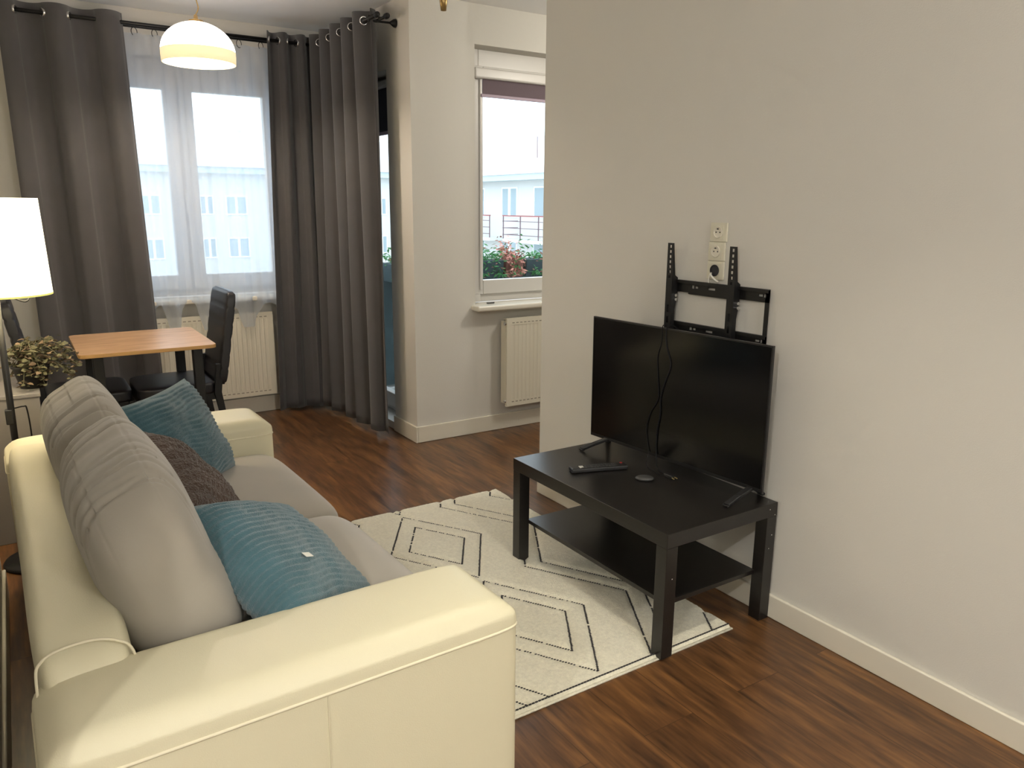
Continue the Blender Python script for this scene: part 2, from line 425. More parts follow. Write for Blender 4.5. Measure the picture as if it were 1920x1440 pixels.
def window_kitchen():
    y = YK+0.10; cx, cz = 3.04, 0.85
    w = empty('window_2', (cx, y, cz)); struct(w, 'white window with roller blind, looking on the balcony')
    o = lambda *a: (a[0]-cx, a[1]-cx, a[2]-y, a[3]-y, a[4]-cz, a[5]-cz)
    x0, x1, z0, z1 = WK['x0']+.045, WK['x1']-.02, 0.85, 2.34
    bm = bmesh.new()
    box(bm, *o(x0-.045, x0+.05, y+.02, y+.08, z0, WK['z1'])); box(bm, *o(x1-.05, x1+.02, y+.02, y+.08, z0, WK['z1']))
    box(bm, *o(x0+.05, x1-.05, y+.02, y+.08, z0, z0+.06)); box(bm, *o(x0+.05, x1-.05, y+.02, y+.08, z1-.05, WK['z1']))
    link('window_frame', bm, M['pvc'], w, bevel=0.004)
    s = 0.062; za, zb = z0+.05, z1-.04
    bm = bmesh.new()
    box(bm, *o(x0+.012, x0+.012+s, y, y+.05, za, zb)); box(bm, *o(x1-.012-s, x1-.012, y, y+.05, za, zb))
    box(bm, *o(x0+.012+s, x1-.012-s, y, y+.05, za, za+.092)); box(bm, *o(x0+.012+s, x1-.012-s, y, y+.05, zb-.06, zb))
    sh = link('sash', bm, M['pvc'], w, bevel=0.006)
    link('pane', bx(*o(x0+.012+s, x1-.012-s, y+.03, y+.034, za+.09, zb-.06)), M['glass'], sh)
    pieces('blind_guide', [bx(*o(x0+.004, x0+.012, y-.012, y, za+.0, z1-.03)), bx(*o(x0+.045, x0+.062, y-.012, y, za+.03, z1-.07))], M['pvc'], w, bevel=0.003)
    link('window_sill', bx(*o(WK['x0']-.03, WK['x1']+.03, YK-.09, y+.02, 0.812, 0.848)), M['sill'], w, bevel=0.012, seg=3)
    bm = bmesh.new(); box(bm, *o(x0-.02, x0+.035, y-.03, y+.02, 0.856, 0.905))
    link('corner_bracket', bm, M['pvc'], w, bevel=0.003)
    # roller blind: own thing fixed to the window head
    b = empty('roller_blind', (cx, y-.02, 2.2)); tag(b, 'mauve roller blind rolled up at the head of the kitchen window', 'blind')
    p = lambda *a: (a[0]-cx, a[1]-cx, a[2]-(y-.02), a[3]-(y-.02), a[4]-2.2, a[5]-2.2)
    link('cassette', bx(*p(x0-.01, x1, y-.045, y-.004, 2.222, 2.285)), M['pvc'], b, bevel=0.012, seg=3)
    link('blind_fabric', bx(*p(x0+.062, x1-.07, y-.016, y-.013, 2.135, 2.225)), M['blind'], b)
    link('bottom_bar', bx(*p(x0+.05, x1-.06, y-.022, y-.008, 2.118, 2.137)), M['blindbar'], b, bevel=0.003)
    st = link('window_stay', bx(2.545, 2.60, YK+.0, YK+.014, 0.8495, 0.858), M['silver'], bevel=0.003)
    tag(st, 'small grey metal stay lying on the sill of the kitchen window', 'window fitting')
window_kitchen()

def door_balcony():
    x = XD+0.13; cy = (DY0+DY1)/2
    d = empty('door_1', (x, cy, DZ0)); struct(d, 'white glazed balcony door behind the right curtain')
    o = lambda *a: (a[0]-x, a[1]-x, a[2]-cy, a[3]-cy, a[4]-DZ0, a[5]-DZ0)
    bm = bmesh.new(); y0, y1 = DY0, DY1
    box(bm, *o(x, x+.07, y0, y0+.035, DZ0, DZ1)); box(bm, *o(x, x+.07, y1-.05, y1, DZ0, DZ1))
    box(bm, *o(x, x+.07, y0+.035, y1-.05, DZ0, DZ0+.04)); box(bm, *o(x, x+.07, y0+.035, y1-.05, DZ1-.05, DZ1))
    link('door_frame', bm, M['pvc'], d, bevel=0.004)
    bm = bmesh.new(); a, b, za, zb = y0+.02, y1-.035, DZ0+.035, DZ1-.04; s = .075
    box(bm, *o(x-.025, x+.03, a, a+.02, za, zb)); box(bm, *o(x-.025, x+.03, b-s, b, za, zb))
    box(bm, *o(x-.025, x+.03, a+.02, b-s, za, za+.10)); box(bm, *o(x-.025, x+.03, a+.02, b-s, zb-.04, zb))
    lf = link('door_leaf', bm, M['pvc'], d, bevel=0.005)
    link('pane', bx(*o(x, x+.004, a+.02, b-s, za+.10, zb-.04)), M['glass'], lf)
    r = empty('roller_blind', (x-.03, cy, 2.0)); tag(r, 'dark roller blind half lowered over the balcony door', 'blind')
    p = lambda *a: (a[0]-(x-.03), a[1]-(x-.03), a[2]-cy, a[3]-cy, a[4]-2.0, a[5]-2.0)
    link('blind_fabric', bx(*p(x-.036, x-.033, a+.005, b-.03, 1.925, 2.19)), M['blinddark'], r)
    link('bottom_bar', bx(*p(x-.042, x-.028, a+.005, b-.03, 1.905, 1.927)), M['blindbar'], r, bevel=0.003)
    link('cassette', bx(*p(x-.062, x-.026, a, b-.02, 2.19, 2.235)), M['pvc'], r, bevel=0.01)
door_balcony()

# ------------------------------------------------------------------ radiators
def radiator(x0, x1, yf, yw, z0, z1, label):
    cx = (x0+x1)/2
    r = empty('radiator', (cx, yf, z0)); tag(r, label, 'radiator', None)
    bm = bmesh.new(); n = int((x1-x0)/0.0333)
    # front panel with pressed vertical channels
    W_ = x1-x0; h = z1-z0; m_ = 0.035; pts = [(-W_/2, 0.0)]
    pit = (W_-2*m_)/n
    for i in range(n):
        a = -W_/2+m_+i*pit
        pts += [(a+pit*.12, 0.0), (a+pit*.24, 0.0028), (a+pit*.76, 0.0028), (a+pit*.88, 0.0)]
    pts += [(W_/2, 0.0), (W_/2, 0.018), (-W_/2, 0.018)]
    zz = [0.045, h-0.045]
    vs = []
    prism(bm, pts, Vector((0, 0, h-0.09)), Vector((0, 0, 0.045)), Vector((1, 0, 0)), Vector((0, 1, 0)))
    box(bm, -W_/2, W_/2, 0.0, 0.018, 0, 0.045); box(bm, -W_/2, W_/2, 0.0, 0.018, h-0.045, h)
    for i in range(n):
        a = -W_/2+m_+i*pit
        for zc in (.030, h-.030): box(bm, a+pit*.2, a+pit*.8, -.0004, .0002, zc-.003, zc+.003, mi=1)
    link('front_panel', bm, [M['radiator'], M['slot']], r, bevel=0.0012)
    pieces('side_cover', [bx(-W_/2-.004, -W_/2, 0.004, 0.065, 0.02, h-0.02), bx(W_/2, W_/2+.004, 0.004, 0.065, 0.02, h-0.02)], M['radiator'], r)
    link('top_grille', (lambda b: ([box(b, -W_/2+.01+i*.03, -W_/2+.034+i*.03, 0.02, 0.062, h-.012, h-.006) for i in range(int((W_-.03)/.03))], b)[1])(bmesh.new()), M['radiator'], r)
    bm = bmesh.new(); box(bm, -W_/2+.01, W_/2-.01, 0.046, 0.062, 0.02, h-.02)
    link('back_panel', bm, M['radiator'], r)
    pieces('plug', [dc((-W_/2-.003, 0.012, z), 0.011, -0.010, 'x', 12) for z in (h-.035, .035)], M['chrome'], r)
    pieces('wall_bracket', [bx(sx-.015, sx+.015, 0.062, yw-yf, 0.08, h-.08) for sx in (-W_/2+.12, W_/2-.12)], M['radiator'], r)
    return r
radiator(0.62, 1.50, 5.415, 5.4995, 0.14, 0.73, 'white panel radiator under the sheer covered window, behind the dining table')
radiator(2.64, 3.44, 4.135, 4.2215, 0.170, 0.757, 'cream ribbed panel radiator below the kitchen window sill')

# ------------------------------------------------------------------ curtain rods, rings
def rod_set(name, p0, p1, off, label):
    """two parallel rods with end caps"""
    p0, p1, off = Vector(p0), Vector(p1), Vector(off)
    r = empty(name, p0); tag(r, label, 'curtain rod', None)
    for k, rad in ((0, 0.011), (1, 0.0085)):
        bm = bmesh.new(); a = off*k; tube(bm, [a, p1-p0+a], rad, 14); link('rod', bm, M['blackmetal'], r, smooth=True)
    return r
ZR = 2.50
r1 = rod_set('curtain_rod', (-0.12, 5.34, ZR), (1.87, 5.34, ZR), (0, 0.075, -0.0), 'black double curtain rod above the far window')
r2 = rod_set('curtain_rod', (1.87, 5.33, ZR), (1.875, 4.325, ZR), (0.06, 0, 0), 'black double curtain rod over the balcony door, capped ends near the corner')
for k in (0, 1):
    bm = bmesh.new(); y = 4.325-4.325
    lathe(bm, [(0.0001, -.022), (0.014, -.02), (0.016, -.01), (0.016, 0.008), (0.011, 0.016), (0.0001, 0.016)], n=18)
    for v in bm.verts: v.co = Vector((0.005+k*.06 + v.co.x, -1.005-0.012+v.co.z*(1), v.co.y))
    link('end_cap', bm, M['blackmetal'], r2, smooth=True)
bm = bmesh.new()
tube(bm, [(-0.005, -0.915, -0.012), (0.158, -0.935, -0.012)], 0.006, 10)
tube(bm, [(0.125, -0.935, -0.012), (0.146, -0.935, -0.012), (0.158, -0.935, -0.012)], [0.008, 0.022, 0.025], 20)
tube(bm, [(0.005, -0.915, -0.014), (0.005, -0.915, 0.016)], 0.009, 10); tube(bm, [(0.065, -0.922, -0.014), (0.065, -0.922, 0.014)], 0.008, 10)
link('wall_bracket', bm, M['blackmetal'], r2, smooth=True)
bm = bmesh.new()
tube(bm, [(0.55, -0.005, -0.012), (0.55, 0.158, -0.012)], 0.006, 10)
tube(bm, [(0.55, 0.14, -0.012), (0.55, 0.1595, -0.012)], [0.018, 0.024], 18)
link('wall_bracket', bm, M['blackmetal'], r1, smooth=True)
# rings of the sheer
ringbm = bmesh.new()
tube(ringbm, [(0.020*math.cos(a), 0, 0.024*math.sin(a)) for a in [2*PI*i/20 for i in range(20)]], 0.0022, 6, closed=True)
ring0 = link('curtain_ring', ringbm, M['blackmetal'], smooth=True)
rx = [0.783, 0.896, 1.01, 1.13, 1.26, 1.396, 1.535]
for i, x in enumerate(rx):
    o = ring0 if i == 0 else ring0.copy()
    if i: C.objects.link(o)
    o.location = (x, 5.415, ZR-0.030); o.rotation_euler = (0, 0, 0.5)
    where = ['beside the left curtain edge', 'second from the left curtain', 'third from the left curtain', 'behind the pendant lamp', 'just right behind the pendant lamp', 'right of the pendant lamp', 'beside the right curtain edge'][i]
    tag(o, 'small black curtain ring over the sheer, ' + where, 'curtain ring', 'rings holding the sheer curtain')

# ------------------------------------------------------------------ curtains
def curtain(name, top, bot, ztop, zbot, nf, amp, label, mat_, seed=0, eye_every=1, ncol=260, nrow=40, normal=None, header=0.035, phase=0.0, hemfn=None, eyelets=True, thick=0.0025, irr=0.25):
    rnd = random.Random(seed)
    T0, T1, B0, B1 = [Vector((*p, 0)) for p in (*top, *bot)]
    d = (T1-T0).normalized(); nrm = Vector((d.y, -d.x, 0)) if normal is None else Vector(normal)
    cen = (T0+T1)/2
    root = empty(name, (cen.x, cen.y, 0)); tag(root, label, 'curtain')
    ph = [rnd.uniform(-irr, irr) for _ in range(40)]
    bm = bmesh.new(); grid = []
    def pos(u, t):          # t 0 top .. 1 bottom
        w = u*nf + phase
        k = u*nf; i = int(k); fr = k-i
        jit = ph[i % 40]*(1-fr)+ph[(i+1) % 40]*fr
        s = math.sin(2*PI*w + jit*t*2.0)
        s = math.copysign(abs(s)**0.75, s)
        a = amp*(1.0 - 0.25*t + 0.35*t*jit*2)
        base = T0.lerp(T1, u).lerp(B0.lerp(B1, u), t)
        base = base + nrm*(a*s) + d*(0.35*amp*math.sin(4*PI*w+1.0)*t)
        base += nrm*(0.010*math.sin(9*u*nf*0.37+3*t+seed)*t)
        zb = zbot if hemfn is None else hemfn(u)
        z = ztop + (zb-ztop)*t
        return Vector((base.x-cen.x, base.y-cen.y, z))
    for j in range(nrow+1):
        t = (j/nrow)
        grid.append([bm.verts.new(pos(i/ncol, t)) for i in range(ncol+1)])
    for j in range(nrow):
        for i in range(ncol):
            bm.faces.new((grid[j][i], grid[j][i+1], grid[j+1][i+1], grid[j+1][i]))
    link('drape', bm, mat_, root, smooth=True, solid=thick)
    if eyelets:
        for k in range(int(nf*2)):
            # where the cloth crosses the rod line
            w = (k*0.5 - phase % 0.5)/nf
            if not 0.01 < w < 0.99: continue
            p = pos(w, (ztop-ZR)/(ztop-zbot)); q = pos(w+0.004, (ztop-ZR)/(ztop-zbot)); ax = (q-p); ax.z = 0; ax.normalize()
            fa = ax; na = Vector((-ax.y, ax.x, 0))
            for off in (-0.0025, 0.0025):
                bm = bmesh.new()
                tube(bm, [p + na*off + (fa*math.cos(a)+Vector((0, 0, 1))*math.sin(a))*0.021 for a in [2*PI*i/24 for i in range(24)]], 0.0042, 8, closed=True)
                if off < 0: keep = bm
                else:
                    me = bpy.data.meshes.new('t'); bm.to_mesh(me); bm.free(); keep.from_mesh(me); bpy.data.meshes.remove(me)
            link('eyelet', keep, M['chrome'], root, smooth=True)
    return root
curtain('curtain', ((0.085, 5.34), (0.715, 5.34)), ((0.10, 5.35), (0.735, 5.33)), 2.552, 0.02, 2.4, 0.045,
        'dark grey eyelet curtain left of the far window, behind the dining table', M['curtain'], seed=3, phase=0.15, irr=0.35)
curtain('curtain', ((1.55, 5.34), (1.85, 5.34)), ((1.50, 5.36), (1.88, 5.34)), 2.552, 0.03, 2.5, 0.034,
        'narrow dark grey eyelet curtain bunched right of the far window', M['curtain'], seed=5, phase=0.35)
curtain('curtain', ((1.868, 5.33), (1.875, 4.40)), ((1.83, 5.35), (1.90, 4.40)), 2.552, 0.035, 5.0, 0.050,
        'dark grey eyelet curtain drawn across the balcony door', M['curtain'], seed=8, phase=0.0, irr=0.2)
# sheer with scalloped hem
def hem(u):
    x = 0.66+u*(1.62-0.66)
    z = 0.64
    for c, w, h in ((0.775, 0.045, 0.82), (0.955, 0.075, 0.835), (1.20, 0.09, 0.80), (1.47, 0.10, 0.80)):
        k = abs(x-c)/w
        if k < 1: z = max(z, 0.64+(h-0.64)*(1-k**2.6))
    return z
curtain('sheer_curtain', ((0.66, 5.415), (1.62, 5.415)), ((0.66, 5.375), (1.62, 5.375)), 2.462, 0.64, 9.0, 0.012,
        'sheer white net curtain with scalloped hem across the far window', M['sheer'], seed=11, hemfn=hem, eyelets=False, thick=0, irr=0.5, ncol=240)

# ------------------------------------------------------------------ pendant lamp
def pendant():
    c = (0.95, 4.5, 2.178)
    r = empty('pendant_lamp', c); tag(r, 'white glass dome pendant lamp, lit, hanging before the far window', 'lamp')
    R_ = 0.183
    outer = [(R_*math.cos(a), 0.058+0.145*math.sin(a)) for a in [PI/2*i/20 for i in range(20)]]
    prof = outer + [(0.03, 0.204)]
    inner = [(max(0.028, r_-0.005), z-0.004) for r_, z in prof][::-1]
    bm = bmesh.new(); lathe(bm, prof+inner, n=64, closed=True); link('glass_dome', bm, M['shadeglass'], r, smooth=True)
    bm = bmesh.new(); lathe(bm, [(R_-.006, 0.0), (R_, 0.0), (R_+.0015, 0.03), (R_+.0015, 0.062), (R_-.004, 0.0615), (R_-.0045, 0.03)], n=64, closed=True)
    link('rim_band', bm, M['shadeband'], r, smooth=True)
    bm = bmesh.new(); lathe(bm, [(0.034, 0.200), (0.036, 0.210), (0.012, 0.216), (0.009, 0.236), (0.0001, 0.238)], n=24)
    link('fitting', bm, M['brass'], r, smooth=True)
    bm = bmesh.new(); lathe(bm, [(0.0001, -.0), (0.010, 0.004), (0.016, 0.02), (0.011, 0.06), (0.0001, 0.07)], (0, 0, 0.05), n=16)
    link('bulb', bm, M['bulb'], r, smooth=True)
    bm = bmesh.new(); tube(bm, [(0, 0, .12), (0, 0, .202)], 0.012, 10); link('socket', bm, M['brass'], r)
    bm = bmesh.new(); tube(bm, spline([(0, 0, .236), (0.018, 0.01, .275), (0.006, 0.0, .33), (0.012, 0, .41), (0.01, 0, 0.441)], 8), 0.0032, 8)
    link('cord', bm, M['brass'], r, smooth=True)
pendant()

# small brass spot tip hanging from the ceiling in front of the kitchen wall
bm = bmesh.new(); lathe(bm, [(0.0001, -.11), (0.014, -.108), (0.020, -.06), (0.016, 0.0), (0.006, 0.01), (0.006, 0.095), (0.05, 0.10), (0.05, 0.115), (0.0001, 0.115)], n=20)
sp = link('ceiling_spot', bm, M['brass'], smooth=True); sp.location = (1.93, 3.62, H-0.1155)
tag(sp, 'small brass ceiling spot at the top edge of the picture, before the kitchen wall', 'lamp')

# ------------------------------------------------------------------ floor lamp
def floor_lamp():
    c = (-0.045, 3.56, 0)
    r = empty('floor_lamp', c); tag(r, 'floor lamp with lit white drum shade on a black pole behind the sofa', 'lamp')
    bm = bmesh.new(); lathe(bm, [(0.160, 1.478), (0.172, 1.115), (0.169, 1.115), (0.157, 1.478)], n=64, closed=True); link('lamp_shade', bm, M['shadefab'], r, smooth=False)
    bm = bmesh.new(); lathe(bm, [(0.1730, 1.112), (0.1732, 1.119), (0.1685, 1.119), (0.1685, 1.112)], n=64, closed=True); link('shade_trim', bm, M['shadetrim'], r)
    bm = bmesh.new(); tube(bm, [(-.027, 0, 0.02), (-.020, 0, 1.22)], 0.0125, 14); link('pole', bm, M['blackmetal'], r, smooth=True)
    bm = bmesh.new(); lathe(bm, [(0.0001, 0.0), (0.125, 0.0), (0.128, 0.008), (0.12, 0.02), (0.02, 0.03), (0.0001, 0.03)], n=40); link('base', bm, M['blackmetal'], r, smooth=True)
    bm = bmesh.new(); lathe(bm, [(0.0001, .0), (0.02, 0.0), (0.024, 0.03), (0.03, 0.08), (0.018, 0.12), (0.0001, 0.125)], (0, 0, 1.22), n=20); link('bulb', bm, M['bulb'], r, smooth=True)
    bm = bmesh.new()
    for k in range(3):
        a = 2*PI*k/3+.4; tube(bm, [(0, 0, 1.16), (0.170*math.cos(a), 0.170*math.sin(a), 1.135)], 0.0025, 6)
    link('shade_spider', bm, M['blackmetal'], r)
    bm = bmesh.new(); tube(bm, spline([(-.01, -.005, 1.13), (0.03, -.02, 1.105), (0.07, -.02, 1.085), (0.088, -.01, 1.095), (0.090, 0, 1.118)], 8), 0.003, 6); link('pull_cord', bm, M['rubber'], r, smooth=True)
    bm = bmesh.new(); box(bm, -.045, -.02, -.02, .012, 0.60, 0.66); link('switch_box', bm, M['blackplastic'], r, bevel=0.004)
    bm = bmesh.new(); tube(bm, spline([(-.01, -.015, .665), (0.02, -.03, .672), (0.030, -.03, .66), (0.034, -.03, .55), (0.03, -.03, .30), (0.02, -.02, 0.03)], 8), 0.003, 6); link('cord', bm, M['rubber'], r, smooth=True)
floor_lamp()

# ------------------------------------------------------------------ white cabinet and plant in the recess
cb = empty('side_cabinet', (-0.20, 3.98, 0)); tag(cb, 'low pale grey cabinet in the corner behind the lamp pole', 'cabinet')
link('body', bx(-.22, .236, -.17, .17, 0.0, 0.644), M['cabinet'], cb, bevel=0.003)
link('top_panel', bx(-.225, .241, -.175, .175, 0.644, 0.662), M['cabinet'], cb, bevel=0.003)
def plant():
    c = (0.02, 3.95, 0.6625)
    r = empty('potted_plant', c); tag(r, 'bushy dried looking plant in a black pot on the low grey cabinet', 'plant')
    bm = bmesh.new(); lathe(bm, [(0.0001, 0), (0.050, 0.0), (0.072, 0.09), (0.077, 0.09), (0.077, 0.10), (0.070, 0.10), (0.068, 0.085), (0.0001, 0.08)], n=32)
    link('pot', bm, M['pot'], r, smooth=True)
    rnd = random.Random(4); bm = bmesh.new(); lb = bmesh.new()
    for i in range(70):
        a = rnd.uniform(0, 2*PI); rr = rnd.uniform(0.03, 0.16); h = rnd.uniform(0.0, 0.155)
        tipx = 0.035+rr*math.cos(a); tip = Vector((tipx, rr*math.sin(a)*.8, 0.075 + h*(1-0.3*rr/.16) - 0.12*(rr/.16)**3*rnd.random()))
        mid = Vector((tip.x*.4, tip.y*.4, 0.12+h*.6))
        tube(bm, spline([(rnd.uniform(-.02, .02), rnd.uniform(-.02, .02), .08), mid, tip], 4), 0.0014, 5)
        for k in range(9):
            t = rnd.uniform(0.35, 1.08); p = mid.lerp(tip, t) + Vector((rnd.gauss(0, .012), rnd.gauss(0, .012), rnd.gauss(0, .010)))
            s = rnd.uniform(0.008, 0.019); q = Matrix.Rotation(rnd.uniform(0, 6.28), 3, 'Z') @ Matrix.Rotation(rnd.uniform(-1.1, 1.1), 3, 'X')
            mi = 0 if rnd.random() < .62 else 1
            vs = [lb.verts.new(p + q @ Vector(v)) for v in ((-s, 0, 0), (-.35*s, .6*s, .15*s), (.5*s, .5*s, 0), (1.2*s, 0, -.3*s), (.5*s, -.5*s, 0), (-.35*s, -.6*s, .15*s))]
            lb.faces.new(vs).material_index = mi
    link('stem', bm, M['leafa'], r); link('foliage', lb, [M['leafa'], M['leafb']], r, solid=0.0006)
plant()

# ------------------------------------------------------------------ dining table and chairs
def dining_table():
    c = (0.535, 4.49, 0); r = empty('dining_table', c); tag(r, 'small dining table with light oak top and black legs under the pendant lamp', 'table')
    bm = bmesh.new(); hx, hy, rc = 0.318, 0.345, 0.035; pts = []
    for (sx, sy, a0) in ((1, 1, 0), (-1, 1, PI/2), (-1, -1, PI), (1, -1, 1.5*PI)):
        for k in range(7):
            a = a0+PI/2*k/6; pts.append((sx*(hx-rc)+rc*math.cos(a), sy*(hy-rc)+rc*math.sin(a)))
    prism(bm, pts, Vector((0, 0, 0.019)), Vector((0, 0, 0.731)), Vector((1, 0, 0)), Vector((0, 1, 0)))
    bm.faces.ensure_lookup_table()
    for f in bm.faces:
        if len(f.verts) == 4: f.material_index = 1
    link('tabletop', bm, [M['oak'], M['oakedge']], r, bevel=0.002)
    for sx in (-1, 1):
        for sy in (-1, 1):
            cx, cy = sx*.232, sy*.262
            link('leg', bx(cx-.024, cx+.024, cy-.024, cy+.024, 0, .731), M['blackmetal'], r, bevel=0.004)
dining_table()

def dining_chair(loc, rz, label):
    """faces local +x (seat towards +x, back at -x)"""
    r = empty('dining_chair', loc, rz); tag(r, label, 'chair', None)
    def puff(u, p):
        p.z += 0.008*(1-u.x**2)*(1-u.y**2)*(u.z > 0); return p
    bm = superbox(.200, .21, .036, 7, 16, puff); bmesh.ops.translate(bm, verts=bm.verts, vec=(0.02, 0, .470)); link('seat', bm, M['chairleather'], r, smooth=True)
    # back: quilted pad leaning outwards
    def quilt(u, p):
        z = p.z; s = (z+.25)/.085; g = abs((s % 1)-0.5)*2
        if abs(u.x) > .5: p.x += -math.copysign(0.006, u.x)*smoothstep(.72, 1.0, g)
        return p
    bm = superbox(.027, .205, .265, 9, 34, quilt)
    bmesh.ops.rotate(bm, verts=bm.verts, cent=(0, 0, 0), matrix=Matrix.Rotation(-0.17, 3, 'Y'))
    bmesh.ops.translate(bm, verts=bm.verts, vec=(-.255, 0, .735)); link('backrest', bm, M['chairleather'], r, smooth=True)
    for sy in (-1, 1):
        bm = bmesh.new(); y = sy*.185
        prism(bm, [(-.185, .60), (-.225, .60), (-.205, .44), (-.235, .22), (-.275, 0.0), (-.250, 0.0), (-.205, .22), (-.165, .44)], Vector((0, .026, 0)), Vector((0, y-.013, 0)))
        link('leg', bm, M['blackmetal'], r, bevel=0.003)
        bm = bmesh.new(); prism(bm, [(.195, .44), (.225, .44), (.232, 0.0), (.208, 0.0)], Vector((0, .028, 0)), Vector((0, y-.014, 0)))
        link('leg', bm, M['blackmetal'], r, bevel=0.003)
    bm = bmesh.new(); box(bm, -.19, .21, -.18, -.165, .40, .436); box(bm, -.19, .21, .165, .18, .40, .436); box(bm, .195, .21, -.165, .165, .40, .436); box(bm, -.195, -.18, -.165, .165, .40, .436)
    link('seat_frame', bm, M['blackmetal'], r)
    return r
dining_chair((0.70, 4.565, 0), PI, 'black quilted dining chair at the right end of the oak table, back upright and visible')
dining_chair((0.245, 4.60, 0), 0, 'black dining chair at the left end of the oak table, back partly behind the plant')

# ------------------------------------------------------------------ sofa
RS = math.radians(1.3)
sofa = empty('sofa', (0.0, 0.0, 0)); tag(sofa, 'cream leather two seat sofa with taupe velour cushions along the left wall', 'sofa')
S_ORG = Vector((0.877, 1.305, 0))           # near front corner on the floor
sofa.location = S_ORG; sofa.rotation_euler = (0, 0, RS)
# local frame: x from -0.935 (back) to 0 (front); y from 0 (near) to 2.07 (far)
LX = -0.935; LY = 2.07; AW = 0.275
def rounded_profile(w, h, r, n=6, crown=0.012):
    """arm cross-section (y, z): width w, height h, rounded top corners, slight crown"""
    pts = [(0, 0.0)]
    for k in range(n+1):
        a = PI - PI/2*k/n; pts.append((r+r*math.cos(a), h-r+r*math.sin(a)))
    for k in range(1, 6):
        t = k/6; pts.append((r+(w-2*r)*t, h+crown*math.sin(PI*t)))
    for k in range(n+1):
        a = PI/2 - PI/2*k/n; pts.append((w-r+r*math.cos(a), h-r+r*math.sin(a)))
    pts.append((w, 0.0)); return pts
def arm(y0, name_label):
    h = 0.605
    # lower body and padded top cap are one part; a seam cord runs below the cap
    bm = bmesh.new()
    def f(u, p):
        # flatten the bottom, round the top
        p.z += 0.010*(1-u.y*u.y)*(u.z > 0.6)
        p.y += 0.006*math.sin(3*u.x+y0)*(u.z > 0.2)
        if p.z < -.045: pass
        return p
    body = superbox(0.4675, AW/2, 0.2750, 16, 34, None)
    for v in body.verts:
        v.co.z += 0.275+0.05
        # cap above seam bulges slightly
        t = smoothstep(.525, .545, v.co.z)
        cx, cy = v.co.x/0.4675, v.co.y/(AW/2)
        rr = 1+0.004*t
        v.co.x *= rr; v.co.y *= (1+0.004*t)
        if v.co.z > .55: v.co.z += 0.009*(1-min(1, abs(cy))**2)*(1-min(1, abs(cx))**4)
    # round the top edges more
    for v in body.verts:
        d = v.co.z-.545
        if d > 0:
            k = (d/.06)**2
            ey = AW/2*1.02-abs(v.co.y); ex = 0.4695-abs(v.co.x)
            e = min(ex, ey)
            if e < .05: v.co.z -= (.05-e)**2/.05*0.55*smoothstep(.56, .60, v.co.z)
    a = link('armrest', body, M['leather'], sofa, smooth=True)
    a.location = (LX/2, y0+AW/2, 0)
    # piping around at seam
    bm = bmesh.new(); zs = .535; hx, hy = 0.4680, AW/2*1.001; pts = []
    zz = ((zs-.325)/.275)**16
    for k in range(160):
        an = 2*PI*k/160; ca, sa = math.cos(an), math.sin(an)
        f_ = ((1-zz)/(abs(ca)**16+abs(sa)**16))**(1/16)
        pts.append((hx*ca*f_, hy*sa*f_, zs))
    tube(bm, pts, 0.0034, 8, closed=True); link('piping', bm, M['stitch'], a, smooth=True)
    bm = bmesh.new(); s = -1 if y0 < 1 else 1
    box(bm, 0.008, 0.0095, s*(AW/2+.0012)-.0012, s*(AW/2+.0012)+.0003, 0.06, 0.53); link('side_seam', bm, M['stitch'], a)
    return a
arm(0.0, 'near'); arm(LY-AW, 'far')
# base between arms
link('base', bx(LX+.03, -.03, AW, LY-AW, 0.05, 0.30), M['leather'], sofa, bevel=0.02)
pieces('foot', [tb([(x, y, 0), (x, y, .06)], 0.022, 14) for x in (LX+.07, -.07) for y in (.06, LY-.06)], M['blackplastic'], sofa)
# back frame
def backf(u, p):
    p.z += 0.004*math.sin(6*u.y); return p
bm = superbox(0.088, (LY-2*AW)/2+.075, 0.31, 9, 30, backf)
for v in bm.verts:
    v.co += Vector((LX+.094, LY/2, .345+.0)); v.co.x += -0.02*smoothstep(.3, .66, v.co.z)+0.02
bk = link('back_frame', bm, M['leather'], sofa, smooth=True)
bm = bmesh.new()
ya = AW-.075+.030
tube(bm, spline([(LX+.012, ya+.004, .45), (LX+.012, ya+.004, .60), (LX+.022, ya+.004, .638), (LX+.055, ya+.004, .654), (LX+.11, ya+.004, .656), (LX+.15, ya+.004, .642), (LX+.176, ya+.004, .61), (LX+.19, ya+.004, .50)], 6), 0.003, 6)
link('piping', bm, M['stitch'], bk, smooth=True)
# seat cushions
for k in range(2):
    y0 = AW+.004+k*((LY-2*AW)/2); w = (LY-2*AW)/2-.004
    def sf(u, p):
        if u.z > 0: p.z += 0.016*(1-u.y**2)*(1-u.x**4)
        p.x += .012*(1-u.z**2)*(u.x > .5)
        return p
    bm = superbox(0.345, w/2, 0.090, 8, 30, sf)
    for v in bm.verts:
        v.co += Vector((-.345+.0, y0+w/2, 0.385))
        if v.co.x > -.09: v.co.z -= 0.9*(v.co.x+.09)**2/.09*.30 if v.co.z > .385 else 0
    link('seat_cushion', bm, M['velour'], sofa, smooth=True)
